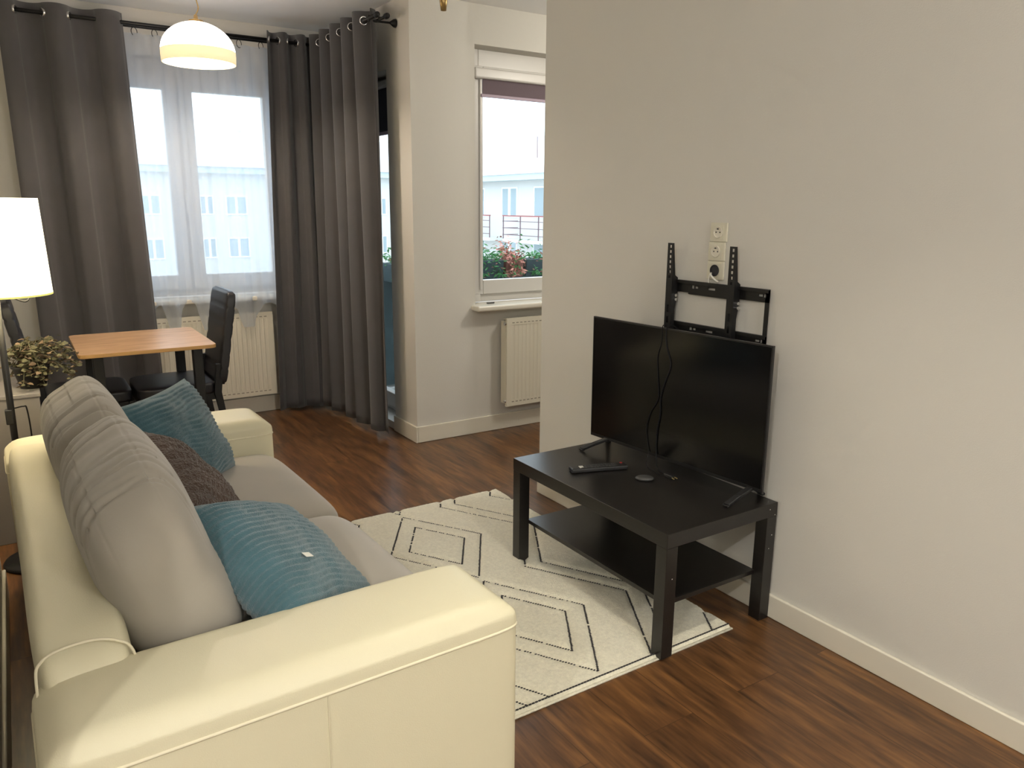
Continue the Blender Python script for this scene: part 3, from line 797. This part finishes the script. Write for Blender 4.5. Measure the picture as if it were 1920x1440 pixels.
# back cushions
def back_cushion(cy, w, seed, cx=-.672, cz=.672, th=.112, hh=.238, tilt=-.29):
    rnd = random.Random(seed)
    folds = [(rnd.uniform(-.75, .9), rnd.uniform(.0015, .0050), rnd.uniform(.0045, .0100), rnd.uniform(-.22, .22), rnd.uniform(.35, .95)) for _ in range(26)]
    def f(u, p):
        # thicker belly, domed top
        zt = u.z
        p.x *= 1.0+0.16*(1-u.z**2)*(1-.6*u.y**2)
        p.y *= 1-.02*(1-abs(u.z))
        if zt > 0: p.z += 0.012*(1-u.y**2) + .030*zt*u.x
        if zt < 0 and u.x > 0: p.x += .050*(-zt)*u.x
        # pinched boxing seams
        # creases across the top
        top = smoothstep(-.1, .75, zt)
        for (y, a, wd, sk, ext) in folds:
            yy = y*w/2 + sk*p.x + .10*(p.x**2)/.02*.06
            d = (p.y-yy)/wd
            if abs(d) < 3:
                g = math.exp(-d*d)*a*top*(1 if abs(u.x) < ext+.25 else .35)
                p.z -= g*(1.0 if zt > .5 else .4); p.x -= math.copysign(g*.6, u.x)*(abs(u.x) > .5)
        n = noise.noise(Vector((p.x*7+seed, p.y*5, p.z*6)))
        p += Vector((.006*n*(1 if u.x > 0 else -1), 0, .004*n))
        return p
    bm = superbox(th, w/2, hh, 3.7, 104, f)
    # seams: shallow grooves lengthwise
    for v in bm.verts:
        for sx in (-.55, .55):
            d = (v.co.x/th-sx)/.035
            if abs(d) < 3 and v.co.z > 0: v.co.z -= .0014*math.exp(-d*d)
    bmesh.ops.rotate(bm, verts=bm.verts, cent=(0, 0, 0), matrix=Matrix.Rotation(tilt, 3, 'Y'))
    bmesh.ops.translate(bm, verts=bm.verts, vec=(cx, cy, cz))
    return link('back_cushion', bm, M['velour'], sofa, smooth=True)
cw = (LY-2*AW)/2
back_cushion(AW+cw*.5+.01, cw+.0, 1)
back_cushion(AW+cw*1.5+.01, cw-.02, 2, cx=-.674, cz=.640)

# ------------------------------------------------------------------ loose pillows
def pillow(name, label, c, nrm, spin, size, th, m, kind, seed=0):
    """flat square cushion, centre c, normal nrm, spin = roll of ridges about the normal"""
    nrm = Vector(nrm).normalized(); z = Vector((0, 0, 1))
    a = z.cross(nrm).normalized(); b = nrm.cross(a)
    ca, sa = math.cos(spin), math.sin(spin); A = a*ca + b*sa; B = -a*sa + b*ca
    bm = bmesh.new(); N = 96 if kind == 'ridge' else 80; hs = size/2
    grids = []
    def shape(u, v, s):
        e = (1-abs(u)**2.6)*(1-abs(v)**2.6); h = th/2*max(0, e)**0.42
        pin = 1-.06*(1-abs(u)**2)*(abs(v)**3); piv = 1-.06*(1-abs(v)**2)*(abs(u)**3)
        x, y = u*hs*piv, v*hs*pin
        n = noise.noise(Vector((u*1.7+seed, v*1.7, s*3.1+seed)))
        n2 = noise.noise(Vector((u*5+seed, v*5, s*3)))
        if kind == 'ridge':
            g = y + .016*n + .004*n2 + .004*math.sin(7*u+seed)
            rd = abs(math.sin(PI*g/.0165))**.7
            h += (.0085*rd)*min(1, e*6) + .010*n + .003*n2
            x += .005*rd*math.copysign(1, u)*(abs(u) > .93)
        else:
            br = abs(math.sin(PI*x/.05))*.009 + .004*math.sin(PI*2*y/.024+3*math.sin(PI*2*x/.05))
            h += br*min(1, e*4) + .012*n
        return (x, y, s*(h+.0008))
    vg = {}
    for s in (1, -1):
        for i in range(N+1):
            for j in range(N+1):
                edge = i in (0, N) or j in (0, N)
                if edge and s == -1: vg[(s, i, j)] = vg[(1, i, j)]; continue
                u, v = math.sin(PI/2*(-1+2*i/N))*.5+.5*(-1+2*i/N), (-1+2*j/N)
                x, y, h = shape(u, v, s); 
                if edge: h = 0
                vg[(s, i, j)] = bm.verts.new(A*x + B*y + nrm*h)
    for s in (1, -1):
        for i in range(N):
            for j in range(N):
                q = [vg[(s, i, j)], vg[(s, i+1, j)], vg[(s, i+1, j+1)], vg[(s, i, j+1)]]
                if s < 0: q = q[::-1]
                bm.faces.new(q)
    o = link(name, bm, m, smooth=True); o.location = c; return tag(o, label, 'pillow')
p_far = pillow('throw_pillow', 'pale blue ribbed plush pillow leaning by the far armrest of the sofa', (.430, 2.84, .640), (.62, -.62, .45), 0.05, .385, .15, M['blue'], 'ridge', 1)
p_mid = pillow('throw_pillow', 'brown knitted pillow between the two blue ones on the sofa', (.385, 2.36, .605), (.80, -.05, .60), .5, .38, .15, M['brown'], 'knit', 2)
p_near = pillow('throw_pillow', 'blue ribbed plush pillow with a white tag, wedged by the near armrest', (.485, 1.775, .585), (.60, -.22, .76), -0.65, .41, .17, M['blue'], 'ridge', 5)
bm = bmesh.new(); box(bm, -.012, .012, -.009, .009, 0, .0012)
tg = link('care_tag', bm, M['tag'], p_near); tg.location = (0.02, -.12, .075); tg.rotation_euler = (.3, .35, .5); tg['label'] = 'white paper care tag'

# ------------------------------------------------------------------ rug
def rug():
    x0, x1, y0, y1 = 0.42, 2.005, 1.645, 3.238
    zig = lambda xo, ys, x_in, x_out: [(x_out if i % 2 == 0 else x_in, y) for i, y in enumerate(ys)]
    cx = 1.432; lines = []
    def rhomb(cx, cy, hx, hy): lines.append([(cx, cy+hy), (cx+hx, cy), (cx, cy-hy), (cx-hx, cy), (cx, cy+hy)])
    for k in range(-1, 3):
        cy = 2.045+k*.756
        rhomb(cx, cy, .222, .36); rhomb(cx, cy, .136, .222)
        for s in (-1, 1):
            # zigzags between the columns
            lines.append([(cx+s*.212, cy+.378), (cx+s*.430, cy), (cx+s*.212, cy-.378)])
            lines.append([(cx+s*.292, cy+.378), (cx+s*.510, cy), (cx+s*.292, cy-.378)])
            c2 = cx+s*(.722); rhomb(c2, cy+.378, .222, .36); rhomb(c2, cy+.378, .136, .222)
    segs = []
    for l in lines:
        for a, b in zip(l[:-1], l[1:]): segs.append((Vector(a), Vector(b)))
    def clip(a, b):
        t0, t1 = 0.0, 1.0; d = b-a
        for p, q in ((-d.x, a.x-(x0+.012)), (d.x, (x1-.012)-a.x), (-d.y, a.y-(y0+.02)), (d.y, (y1-.012)-a.y)):
            if abs(p) < 1e-9:
                if q < 0: return None
                continue
            t = q/p
            if p < 0: t0 = max(t0, t)
            else: t1 = min(t1, t)
        return (a+d*t0, a+d*t1) if t0 < t1 else None
    segs = [s for s in (clip(a, b) for a, b in segs) if s]
    NX, NY = 300, 300; hgt = [[0.0155]*(NY+1) for _ in range(NX+1)]
    dx, dy = (x1-x0)/NX, (y1-y0)/NY
    for a, b in segs:
        d = b-a; L2 = d.length_squared
        i0, i1 = int((min(a.x, b.x)-.03-x0)/dx), int((max(a.x, b.x)+.03-x0)/dx)+1
        j0, j1 = int((min(a.y, b.y)-.03-y0)/dy), int((max(a.y, b.y)+.03-y0)/dy)+1
        for i in range(max(0, i0), min(NX, i1)+1):
            for j in range(max(0, j0), min(NY, j1)+1):
                p = Vector((x0+i*dx, y0+j*dy)); t = max(0, min(1, (p-a).dot(d)/L2)); q = (p-a-d*t).length
                g = 0.0155-.0095*math.exp(-(q/.012)**2)
                if g < hgt[i][j]: hgt[i][j] = g
    bm = bmesh.new(); V = []
    for i in range(NX+1):
        row = []
        for j in range(NY+1):
            x, y = x0+i*dx, y0+j*dy; h = hgt[i][j] + .0016*noise.noise(Vector((x*90, y*90, 0)))+.0008*noise.noise(Vector((x*14, y*14, 3)))
            if i in (0, NX) or j in (0, NY): h = .0045; x += .0025*noise.noise(Vector((y*60, x, 1))); y += (.0025*noise.noise(Vector((x*60, y, 5))) if j == NY else 0)
            row.append(bm.verts.new((x, y, h)))
        V.append(row)
    for i in range(NX):
        for j in range(NY): bm.faces.new((V[i][j], V[i+1][j], V[i+1][j+1], V[i][j+1]))
    box(bm, x0+.002, x1-.002, y0+.002, y1-.002, 0.001, .0045)
    rnd = random.Random(2)
    def hat(p):
        i = min(NX, max(0, int(round((p.x-x0)/dx)))); j = min(NY, max(0, int(round((p.y-y0)/dy)))); return hgt[i][j]
    def dash(p, t, n, l, w, z):
        t = t*l/2; n = n*w/2
        vs = [bm.verts.new((q.x, q.y, z+dz)) for dz in (0, .0022) for q in (p-t-n, p+t-n, p+t+n, p-t+n)]
        for f in ((4, 5, 6, 7), (0, 1, 5, 4), (1, 2, 6, 5), (2, 3, 7, 6), (3, 0, 4, 7)):
            bm.faces.new([vs[k] for k in f]).material_index = 1
    for a, b in segs:
        d = b-a; L = d.length; t = d.normalized(); n = Vector((-t.y, t.x)); k = 0.004
        strong = (t.x*t.y) > 0       # threads show more in one slant than in the other
        while k < L:
            p = a+t*k
            if rnd.random() < (.96 if strong else .85):
                ang = rnd.uniform(.5, .9); tt = (t*math.cos(ang)+n*math.sin(ang)); nn = Vector((-tt.y, tt.x))
                w = .0058 if strong else .0036
                dash(p+n*rnd.uniform(-.001, .001), tt, nn, .0072 if strong else .0066, w, hat(p)+.0002)
            k += .0098
    # dark thread and flat woven hem along the near edge
    k = x0
    while k < x1:
        dash(Vector((k, y0+.007)), Vector((1, 0)), Vector((0, 1)), .009, .0045, .0158); k += .0115
    box(bm, x0, x1, y0-.010, y0+.002, .0008, .0052)
    o = link('rug', bm, [M['rug'], M['rugdark']], smooth=True)
    cen = Vector(((x0+x1)/2, (y0+y1)/2, 0))
    for v in o.data.vertices: v.co -= cen
    o.location = cen
    tag(o, 'cream shaggy rug with carved diamond pattern and dark dashed lines', 'rug')
rug()

# ------------------------------------------------------------------ low black table
TX0, TX1, TY0, TY1 = 1.646, 2.178, 1.624, 2.524
def low_table():
    c = ((TX0+TX1)/2, (TY0+TY1)/2, 0); r = empty('coffee_table', c); tag(r, 'low black table with a lower shelf, carrying the television', 'table')
    hx, hy = (TX1-TX0)/2, (TY1-TY0)/2
    link('tabletop', bx(-hx, hx, -hy, hy, .40, .45), M['blackwood'], r, bevel=0.0015)
    link('shelf', bx(-hx+.045, hx-.045, -hy+.04, hy-.04, .170, .186), M['blackwood'], r, bevel=0.001)
    for sx in (-1, 1):
        for sy in (-1, 1):
            x0 = -hx if sx < 0 else hx-.05; y0 = -hy if sy < 0 else hy-.05
            link('leg', bx(x0+.0005, x0+.0495, y0+.0005, y0+.0495, 0.0 if sx > 0 else .0062, .3995), M['blackwood'], r, bevel=0.0015)
    bm = bmesh.new(); rnd = random.Random(3)
    for (x, y, z) in ((hx-.03, -hy-.0002, .28), (hx-.04, -hy-.0002, .43), (hx-.012, -hy-.0002, .405), (hx-.02, -hy-.0002, .33), (-hx+.03, -hy-.0002, .29)):
        s = rnd.uniform(.0010, .0020); link('chipped_spot', bx(x-s, x+s, y-.0006, y+.0002, z-s, z+s), M['tag'], r)
low_table()

# ------------------------------------------------------------------ television
def television():
    a = Vector((2.024, 2.491)); b = Vector((2.087, 1.626)); d = (a-b); W_ = d.length; ang = math.atan2(d.y, d.x)
    c = (a+b)/2
    t = empty('television', (c.x, c.y, .452), ang-PI/2)     # local y along the width, -x faces the room
    tag(t, 'black flat screen television switched off, standing on the low black table', 'television')
    z0 = .048; Hh = .517; th = .012; w = W_/2
    Rt = Matrix.Rotation(-.008, 4, 'Y')
    link('frame', bx(0, th, -w, w, z0, z0+Hh, M4=Rt), M['tvframe'], t, bevel=0.0015)
    link('screen', bx(-.0007, 0.0, -w+.006, w-.006, z0+.014, z0+Hh-.006, M4=Rt), M['screen'], t)
    bm = bmesh.new(); box(bm, th, .055, -w+.10, w-.10, z0+.02, z0+.30, M4=Rt); link('rear_housing', bm, M['tvback'], t, bevel=0.01)
    for s, (fr, bk, top) in ((1, ((-.080, .40), (.088, .415), (.006, .335))), (-1, ((-.098, -.365), (.100, -.365), (.006, -.385)))):
        bm = bmesh.new()
        for q in (fr, bk):
            P = [Vector((top[0], top[1], z0+.004)), Vector((q[0]*.55+top[0]*.45, q[1]*.5+top[1]*.5, .030)), Vector((q[0], q[1], 0.006))]
            n_ = Vector((0, 1, 0))
            for p0, p1 in zip(P[:-1], P[1:]):
                dr = (p1-p0).normalized(); u = dr.cross(n_).normalized()*.006; wv = n_*.011
                vs = [bm.verts.new(v) for v in (p0-u-wv, p0+u-wv, p0+u+wv, p0-u+wv, p1-u-wv, p1+u-wv, p1+u+wv, p1-u+wv)]
                for f in ((0, 3, 2, 1), (4, 5, 6, 7), (0, 1, 5, 4), (1, 2, 6, 5), (2, 3, 7, 6), (3, 0, 4, 7)): bm.faces.new([vs[k] for k in f])
            box(bm, q[0]-.008, q[0]+.008, q[1]-.012, q[1]+.012, 0.0, .008)
        link('foot', bm, M['blackplastic'], t, bevel=0.002)
    return t
television()

def P3(px, x):          # helper table of television-plane points: (y,z) -> world on the screen front
    return px
def scr(y, z, off=.006):
    """point just in front of the screen plane, by world y and z"""
    t = (2.491-y)/(2.491-1.626); x = 2.024+t*(2.087-2.024)
    return Vector((x-off, y, z))
bm = bmesh.new()
tube(bm, spline([scr(2.075, 1.000, -.055), scr(2.080, 1.0255, -.02), scr(2.085, 1.0265, .000), scr(2.088, 1.017, .005), scr(2.086, .97), scr(2.075, .93), scr(2.058, .878), scr(2.085, .80), scr(2.100, .74), scr(2.098, .68), scr(2.110, .60), scr(2.108, .52), Vector((2.035, 2.085, .465)), Vector((2.030, 2.03, .4565))], 10), 0.0026, 8)
link_c = link('body', bm, M['rubber'], smooth=True); pc = empty('power_cable', (0, 0, 0)); link_c.parent = pc
tag(pc, 'black cable hanging over the front of the television screen', 'cable')
bm = bmesh.new(); box(bm, 2.014, 2.032, 1.985, 2.030, .4505, .466); link('plug', bm, M['blackplastic'], pc, bevel=0.004)
pieces('pin', [tb([(2.016, 1.985, .459), (2.012, 1.970, .459)], .0018, 8), tb([(2.030, 1.985, .459), (2.028, 1.970, .459)], .0018, 8)], M['gold'], pc)
bm = bmesh.new()
tube(bm, spline([scr(2.105, 1.012, -.03), scr(2.112, 1.024, -.008), scr(2.110, 1.018, .004), scr(2.110, .96), scr(2.125, .90), scr(2.118, .82), scr(2.112, .74), scr(2.150, .67), scr(2.165, .60), scr(2.150, .52), Vector((2.02, 2.13, .466)), Vector((2.015, 2.08, .4545)), Vector((2.010, 2.045, .4535))], 10), 0.0018, 6)
av = link('signal_cable', bm, M['rubber'], smooth=True); tag(av, 'thin black cable trailing down the screen beside the thicker one', 'cable')

# ------------------------------------------------------------------ remote and puck
def remote():
    a = Vector((1.742, 2.262)); b = Vector((1.962, 2.186)); d = b-a; r = empty('remote_control', ((a.x+b.x)/2, (a.y+b.y)/2, .4505), math.atan2(d.y, d.x))
    tag(r, 'black remote control lying on the low table, red power button', 'remote control')
    L = d.length/2
    link('body', bx(-L, L, -.024, .024, 0, .018), M['blackplastic'], r, bevel=0.005, seg=3)
    pieces('button', [bx(x-.0040, x+.0040, y-.004, y+.004, .018, .0195) for x in [-L+.060+i*.0125 for i in range(11)] for y in (-.013, 0, .013)], M['silver'], r)
    bb = bmesh.new(); disc_cyl(bb, (L-.018, .012, .018), .0055, .002, 'z', 16); link('power_button', bb, M['red'], r)
    bb = bmesh.new()
    for k in range(3): box(bb, -L+.036+k*.006, -L+.040+k*.006, -.014+k*.003, .010, .018, .0186)
    link('printed_mark', bb, M['tag'], r)
remote()
bm = bmesh.new()
lathe(bm, [(0.0001, 0), (.020, 0), (.0245, .004), (.0245, .009), (.019, .014), (.0001, .0155)], n=40)
for v in bm.verts: v.co.y *= 1.45
pk = link('small_remote', bm, M['silver'], smooth=True); pk.location = (1.930, 2.043, .4505); pk.rotation_euler = (0, 0, math.radians(52)); pk['kind'] = 'thing'
del pk['kind']
tag(pk, 'small grey oval gadget lying on the low table in front of the television', 'gadget')

# ------------------------------------------------------------------ wall mount
def mount():
    x1 = XR; r = empty('television_wall_mount', (XR, 1.98, 1.09)); tag(r, 'empty black metal television bracket screwed to the wall above the screen', 'wall mount')
    o = lambda *a: (a[0]-XR, a[1]-XR, a[2]-1.98, a[3]-1.98, a[4]-1.09, a[5]-1.09)
    def slotted(bm, y0, y1, z0, z1, slots, x0=XR-.0125, x1=XR-.010):
        """plate with slot holes: slots = list (ya, yb, za, zb)"""
        ys = sorted(slots); cur = y0
        for ya, yb, za, zb in ys:
            if ya > cur: box(bm, *o(x0, x1, cur, ya, z0, z1))
            box(bm, *o(x0, x1, ya, yb, z0, za)); box(bm, *o(x0, x1, ya, yb, zb, z1)); cur = yb
        if cur < y1: box(bm, *o(x0, x1, cur, y1, z0, z1))
    ya, yb = 1.737, 2.229
    for nm, z0, z1 in (('upper_rail', 1.142, 1.188), ('lower_rail', .984, 1.026)):
        bm = bmesh.new(); zc = (z0+z1)/2
        slotted(bm, ya, yb, z0, z1, [(1.750, 1.762, zc-.006, zc+.005), (1.766, 1.785, zc-.004, zc+.004), (1.985, 2.020, zc-.004, zc+.004), (2.07, 2.085, zc-.004, zc+.004), (2.09, 2.104, zc-.006, zc+.006), (1.915, 1.925, zc-.004, zc+.004)])
        box(bm, *o(XR-.0225, XR-.0125, ya, yb, z1-.003, z1)); box(bm, *o(XR-.0225, XR-.0200, ya, yb, z1-.012, z1-.003))
        box(bm, *o(XR-.010, XR, ya+.06, ya+.09, zc-.008, zc+.008)); box(bm, *o(XR-.010, XR, yb-.09, yb-.06, zc-.008, zc+.008))
        box(bm, *o(XR-.012, XR-.010, 1.90, 2.12, z0-.006, z0))
        link(nm, bm, M['blackmetal'], r)
    for y0, y1 in ((ya, ya+.018), (yb-.034, yb)):
        link('side_plate', bx(*o(XR-.0125, XR-.0105, y0, y1, .988, 1.187)), M['blackmetal'], r)
    for yc in (2.192, 1.882):
        bm = bmesh.new(); w = .0160
        # face strip with holes, top part
        z = .99; zz = []
        k = 1.315
        holes = [(k-.0195*i) for i in range(7)] + [1.075, 1.035]
        hs = sorted([(h-.0052, h+.0052) for h in holes[:7]] + [(1.060, 1.090), (1.018, 1.044)]); cur = .984
        xa, xb = XR-.046, XR-.0435
        for a, b in hs:
            box(bm, *o(xa, xb, yc-w, yc+w, cur, a)); box(bm, *o(xa, xb, yc-w, yc-.0050, a, b)); box(bm, *o(xa, xb, yc+.0050, yc+w, a, b)); cur = b
        box(bm, *o(xa, xb, yc-w, yc+w, cur, 1.328))
        # side flanges widening downwards at the tilt joint
        for s in (-1, 1):
            y = yc+s*w-(.002 if s > 0 else 0)
            prism(bm, [(-.0435, -.100), (-.0240, -.100), (-.0240, -.02), (-.0150, .03), (-.0150, .105), (-.030, .115), (-.0435, .235)], Vector((0, .002, 0)), Vector((0, y-1.98, 0)))
        link('arm', bm, M['blackmetal'], r)
        pieces('bolt', [dc((-.030, yc-w-1.98, z-1.09), .006, -.010, 'y', 12) for z in (1.128, 1.112)], M['chrome'], r)
mount()

# ------------------------------------------------------------------ sockets
def sockets():
    labs = ['topmost of the cream wall sockets above the television bracket', 'middle one of the cream wall sockets above the television bracket', 'lowest cream wall socket, its insert dark, a white wire end hanging out']
    for i, z in enumerate((1.374, 1.3045, 1.235)):
        yc = 1.990+(.0 if i == 0 else .005)
        r = empty('wall_socket', (XR, yc, z)); tag(r, labs[i], 'socket', 'wall sockets above the television')
        bm = bmesh.new(); box(bm, -.009, -.0005, -.040, .040, -.0345, .0345); link('faceplate', bm, M['socket'], r, bevel=0.003)
        bm = bmesh.new(); box(bm, -.0105, -.009, -.026, .026, -.026, .026); link('insert', bm, M['socket'], r, bevel=0.0015)
        bm = bmesh.new(); tube(bm, [(-.0125, .0195*math.cos(a), .0195*math.sin(a)) for a in [2*PI*k/28 for k in range(28)]], .0022, 6, closed=True)
        disc_cyl(bm, (-.0110, 0, 0), .018, -.0006, 'x', 28); link('recess', bm, M['dark'] if i == 2 else M['base'], r, smooth=False)
        if i < 2:
            pieces('contact', [dc((-.0116, y, 0), .0028, -.0005, 'x', 10) for y in (-.009, .009)] + [dc((-.0116, 0, .012), .0022, -.006, 'x', 10)], M['dark'], r)
        else:
            bm = bmesh.new(); tube(bm, spline([(-.012, .015, -.01), (-.022, .005, -.018), (-.026, -.018, -.032), (-.020, -.030, -.040)], 6), .0035, 8)
            tube(bm, spline([(-.012, .02, -.015), (-.016, .022, -.035), (-.014, .020, -.055)], 6), .0022, 8); link('loose_wire', bm, M['tag'], r, smooth=True)
sockets()

# ------------------------------------------------------------------ balcony outside
bal = bmesh.new(); box(bal, XD+.28, 6.2, YK+.32, 5.95, -.22, -.05); box(bal, XD+.28, 6.2, 5.95, 6.05, -.22, .05)
bo = struct(link('balcony_slab', bal, M['concrete']), 'concrete balcony floor')
def railing():
    y = 5.90; r = empty('balcony_railing', (4.2, y, -.05)); tag(r, 'balcony railing covered with dark screen, outside the kitchen window', 'railing')
    bm = bmesh.new(); tube(bm, [(-1.88, 0, 1.04), (1.9, 0, 1.04)], .018, 10); link('handrail', bm, M['rail'], r)
    for x in (-1.85, -.9, 0, .9, 1.85):
        bm = bmesh.new(); tube(bm, [(x, 0, 0), (x, 0, 1.03)], .013, 8); link('post', bm, M['rail'], r)
    link('screen', bx(-1.87, 1.88, -.022, -.016, .03, 1.015), M['screenfab'], r)
railing()
def planter(x, w, kind, label, seed):
    y = 5.75; r = empty('planter', (x, y, .86)); tag(r, label, 'planter', 'planters hung on the balcony railing')
    bm = bmesh.new(); prism(bm, [(-.085, .0), (.085, .0), (.10, .15), (-.10, .15)], Vector((w, 0, 0)), Vector((-w/2, 0, 0)), Vector((0, 1, 0))); link('trough', bm, M['planter'] if kind else M['screenfab'], r, bevel=0.008)
    pieces('hook', [tb(spline([(sx, .03, .0), (sx, .095, .10), (sx, .15, .175), (sx, .165, .13)], 5), .005, 6) for sx in (-w*.3, w*.3)], M['rail'], r)
    rnd = random.Random(seed); lb = bmesh.new()
    for i in range(520):
        u = rnd.uniform(-w/2, w/2); z = .13+abs(rnd.gauss(0, .055))*(1.1+.5*math.sin(u*14+seed)); v = rnd.gauss(0, .07)
        if rnd.random() < .25: z -= .12; v = -.12+rnd.gauss(0, .02)
        s = rnd.uniform(.014, .032); q = Matrix.Rotation(rnd.uniform(0, 6.28), 3, 'Z') @ Matrix.Rotation(rnd.uniform(-1.2, 1.2), 3, 'X') @ Matrix.Rotation(rnd.uniform(-1, 1), 3, 'Y')
        mi = 0
        if kind == 2: mi = rnd.choice((1, 1, 1, 2, 0))
        elif rnd.random() < .05: mi = 2
        vs = [lb.verts.new(Vector((u, v, z)) + q @ Vector(c)) for c in ((-s, 0, 0), (0, .32*s, .1*s), (s, 0, 0), (0, -.32*s, .1*s))]
        lb.faces.new(vs).material_index = mi
    link('foliage', lb, [M['leafg'], M['petal'], M['leafr']], r, solid=.0008)
planter(2.78, .50, 0, 'planter with green leaves behind the balcony door', 3)
planter(3.345, .46, 0, 'planter with bright green leaves at the left of the kitchen window', 1)
planter(3.69, .18, 2, 'planter with pink and rust coloured flowers in the middle of the kitchen window', 9)
planter(4.06, .50, 0, 'planter with green leaves at the right of the kitchen window', 6)

# ------------------------------------------------------------------ building across the yard
def building():
    b = empty('apartment_building', (26.4, 53, -14)); tag(b, 'pale L shaped apartment block seen through the windows', 'building')
    P = lambda bm, n, m: link(n, bm, m, b)
    off = Vector((26.4, 53, -14))
    def B(bm, x0, x1, y0, y1, z0, z1): box(bm, x0-26.4, x1-26.4, y0-53, y1-53, z0+14, z1+14)
    bm = bmesh.new(); B(bm, 26.4, 38, 18, 63, -14, 3.0); B(bm, -14, 26.4, 53, 63, -14, 3.4); P(bm, 'wall', M['facade'])
    bm = bmesh.new(); B(bm, 25.6, 26.4, 18, 53, 3.0, 3.35); B(bm, -14, 26.4, 52.3, 53.0, 3.4, 3.8); P(bm, 'eave', M['eave'])
    bm = bmesh.new()
    prism(bm, [(-.9, 17.35), (6.0, 20.3), (12, 17.35)], Vector((0, -35.5, 0)), Vector((0, 0, 0)))
    prism(bm, [(-.9, 17.8), (5.0, 20.3), (10, 17.8)], Vector((-40.4, 0, 0)), Vector((0, 0, 0)), Vector((0, 1, 0)))
    P(bm, 'roof', M['roofmat'])
    for (y, z) in ((40.5, 4.4),):
        bm = bmesh.new(); B(bm, 27.98, 28.02, y-.02, y+.02, 3.3, z+1.3); P(bm, 'aerial', M['rail'])
    for x in (10.5, 13.2):
        bm = bmesh.new(); B(bm, x, x+1.1, 56, 57, 4, 6.4); P(bm, 'chimney', M['facade'])
    def win_x(y0, y1, z0, z1):       # on the wing facing -x
        bm = bmesh.new(); x = 26.4; f = .09
        B(bm, x-.06, x, y0-f, y0, z0-f, z1+f); B(bm, x-.06, x, y1, y1+f, z0-f, z1+f); B(bm, x-.06, x, y0, y1, z0-f, z0); B(bm, x-.06, x, y0, y1, z1, z1+f)
        ym = (y0+y1)/2; B(bm, x-.05, x, ym-.14, ym+.14, z0, z1)
        fr = P(bm, 'window', M['farframe']); bm = bmesh.new(); B(bm, x-.03, x-.01, y0, y1, z0, z1); link('pane', bm, M['farpane'], fr)
    def win_y(x0, x1, z0, z1):
        bm = bmesh.new(); y = 53; f = .09
        B(bm, x0-f, x0, y-.06, y, z0-f, z1+f); B(bm, x1, x1+f, y-.06, y, z0-f, z1+f); B(bm, x0, x1, y-.06, y, z0-f, z0); B(bm, x0, x1, y-.06, y, z1, z1+f)
        xm = (x0+x1)/2; B(bm, xm-.08, xm+.08, y-.05, y, z0, z1)
        fr = P(bm, 'window', M['farframe']); bm = bmesh.new(); B(bm, x0, x1, y-.03, y-.01, z0, z1); link('pane', bm, M['farpane'], fr)
    for (y0, y1) in ((40.3, 41.9), (35.4, 38.35), (44.15, 46.0), (47.5, 49)): win_x(y0, y1, .92, 2.55)
    for (y0, y1) in ((40.3, 41.9), (35.4, 38.35), (44.15, 46.0), (47.5, 49)): win_x(y0, y1, -2.0, -.5)
    for (x0, x1) in ((12.2, 13.4), (7.1, 8.15), (10.6, 11.3), (15.6, 16.8), (3.4, 4.6), (19.3, 20.5), (22.6, 23.3)):
        win_y(x0, x1, .90, 1.95); win_y(x0, x1, -1.85, -.72)
    def balc(y0, y1):
        x0 = 25.3; bm = bmesh.new(); B(bm, x0, 26.4, y0, y1, -.62, -.42); s = P(bm, 'balcony_slab', M['facade'])
        bm = bmesh.new()
        for y in [y0+.05+i*(y1-y0-.1)/3 for i in range(4)]: B(bm, x0, x0+.05, y-.025, y+.025, -.42, .93)
        for z in (.62, .22, -.18): B(bm, x0, x0+.04, y0, y1, z-.02, z+.02)
        for z in (.62, .22, -.18): B(bm, x0, 26.4, y1-.04, y1, z-.02, z+.02)
        link('railing', bm, M['rail'], s)
        bm = bmesh.new(); B(bm, x0-.02, x0+.07, y0, y1, .90, .97); link('handrail', bm, M['railred'], s)
    balc(34.5, 40.2); balc(41.7, 46.5)
building()
bm = bmesh.new(); box(bm, -60, 80, 12, 110, -14.3, -14.0)
struct(link('ground_outside', bm, M['concrete']), 'yard far below the windows')
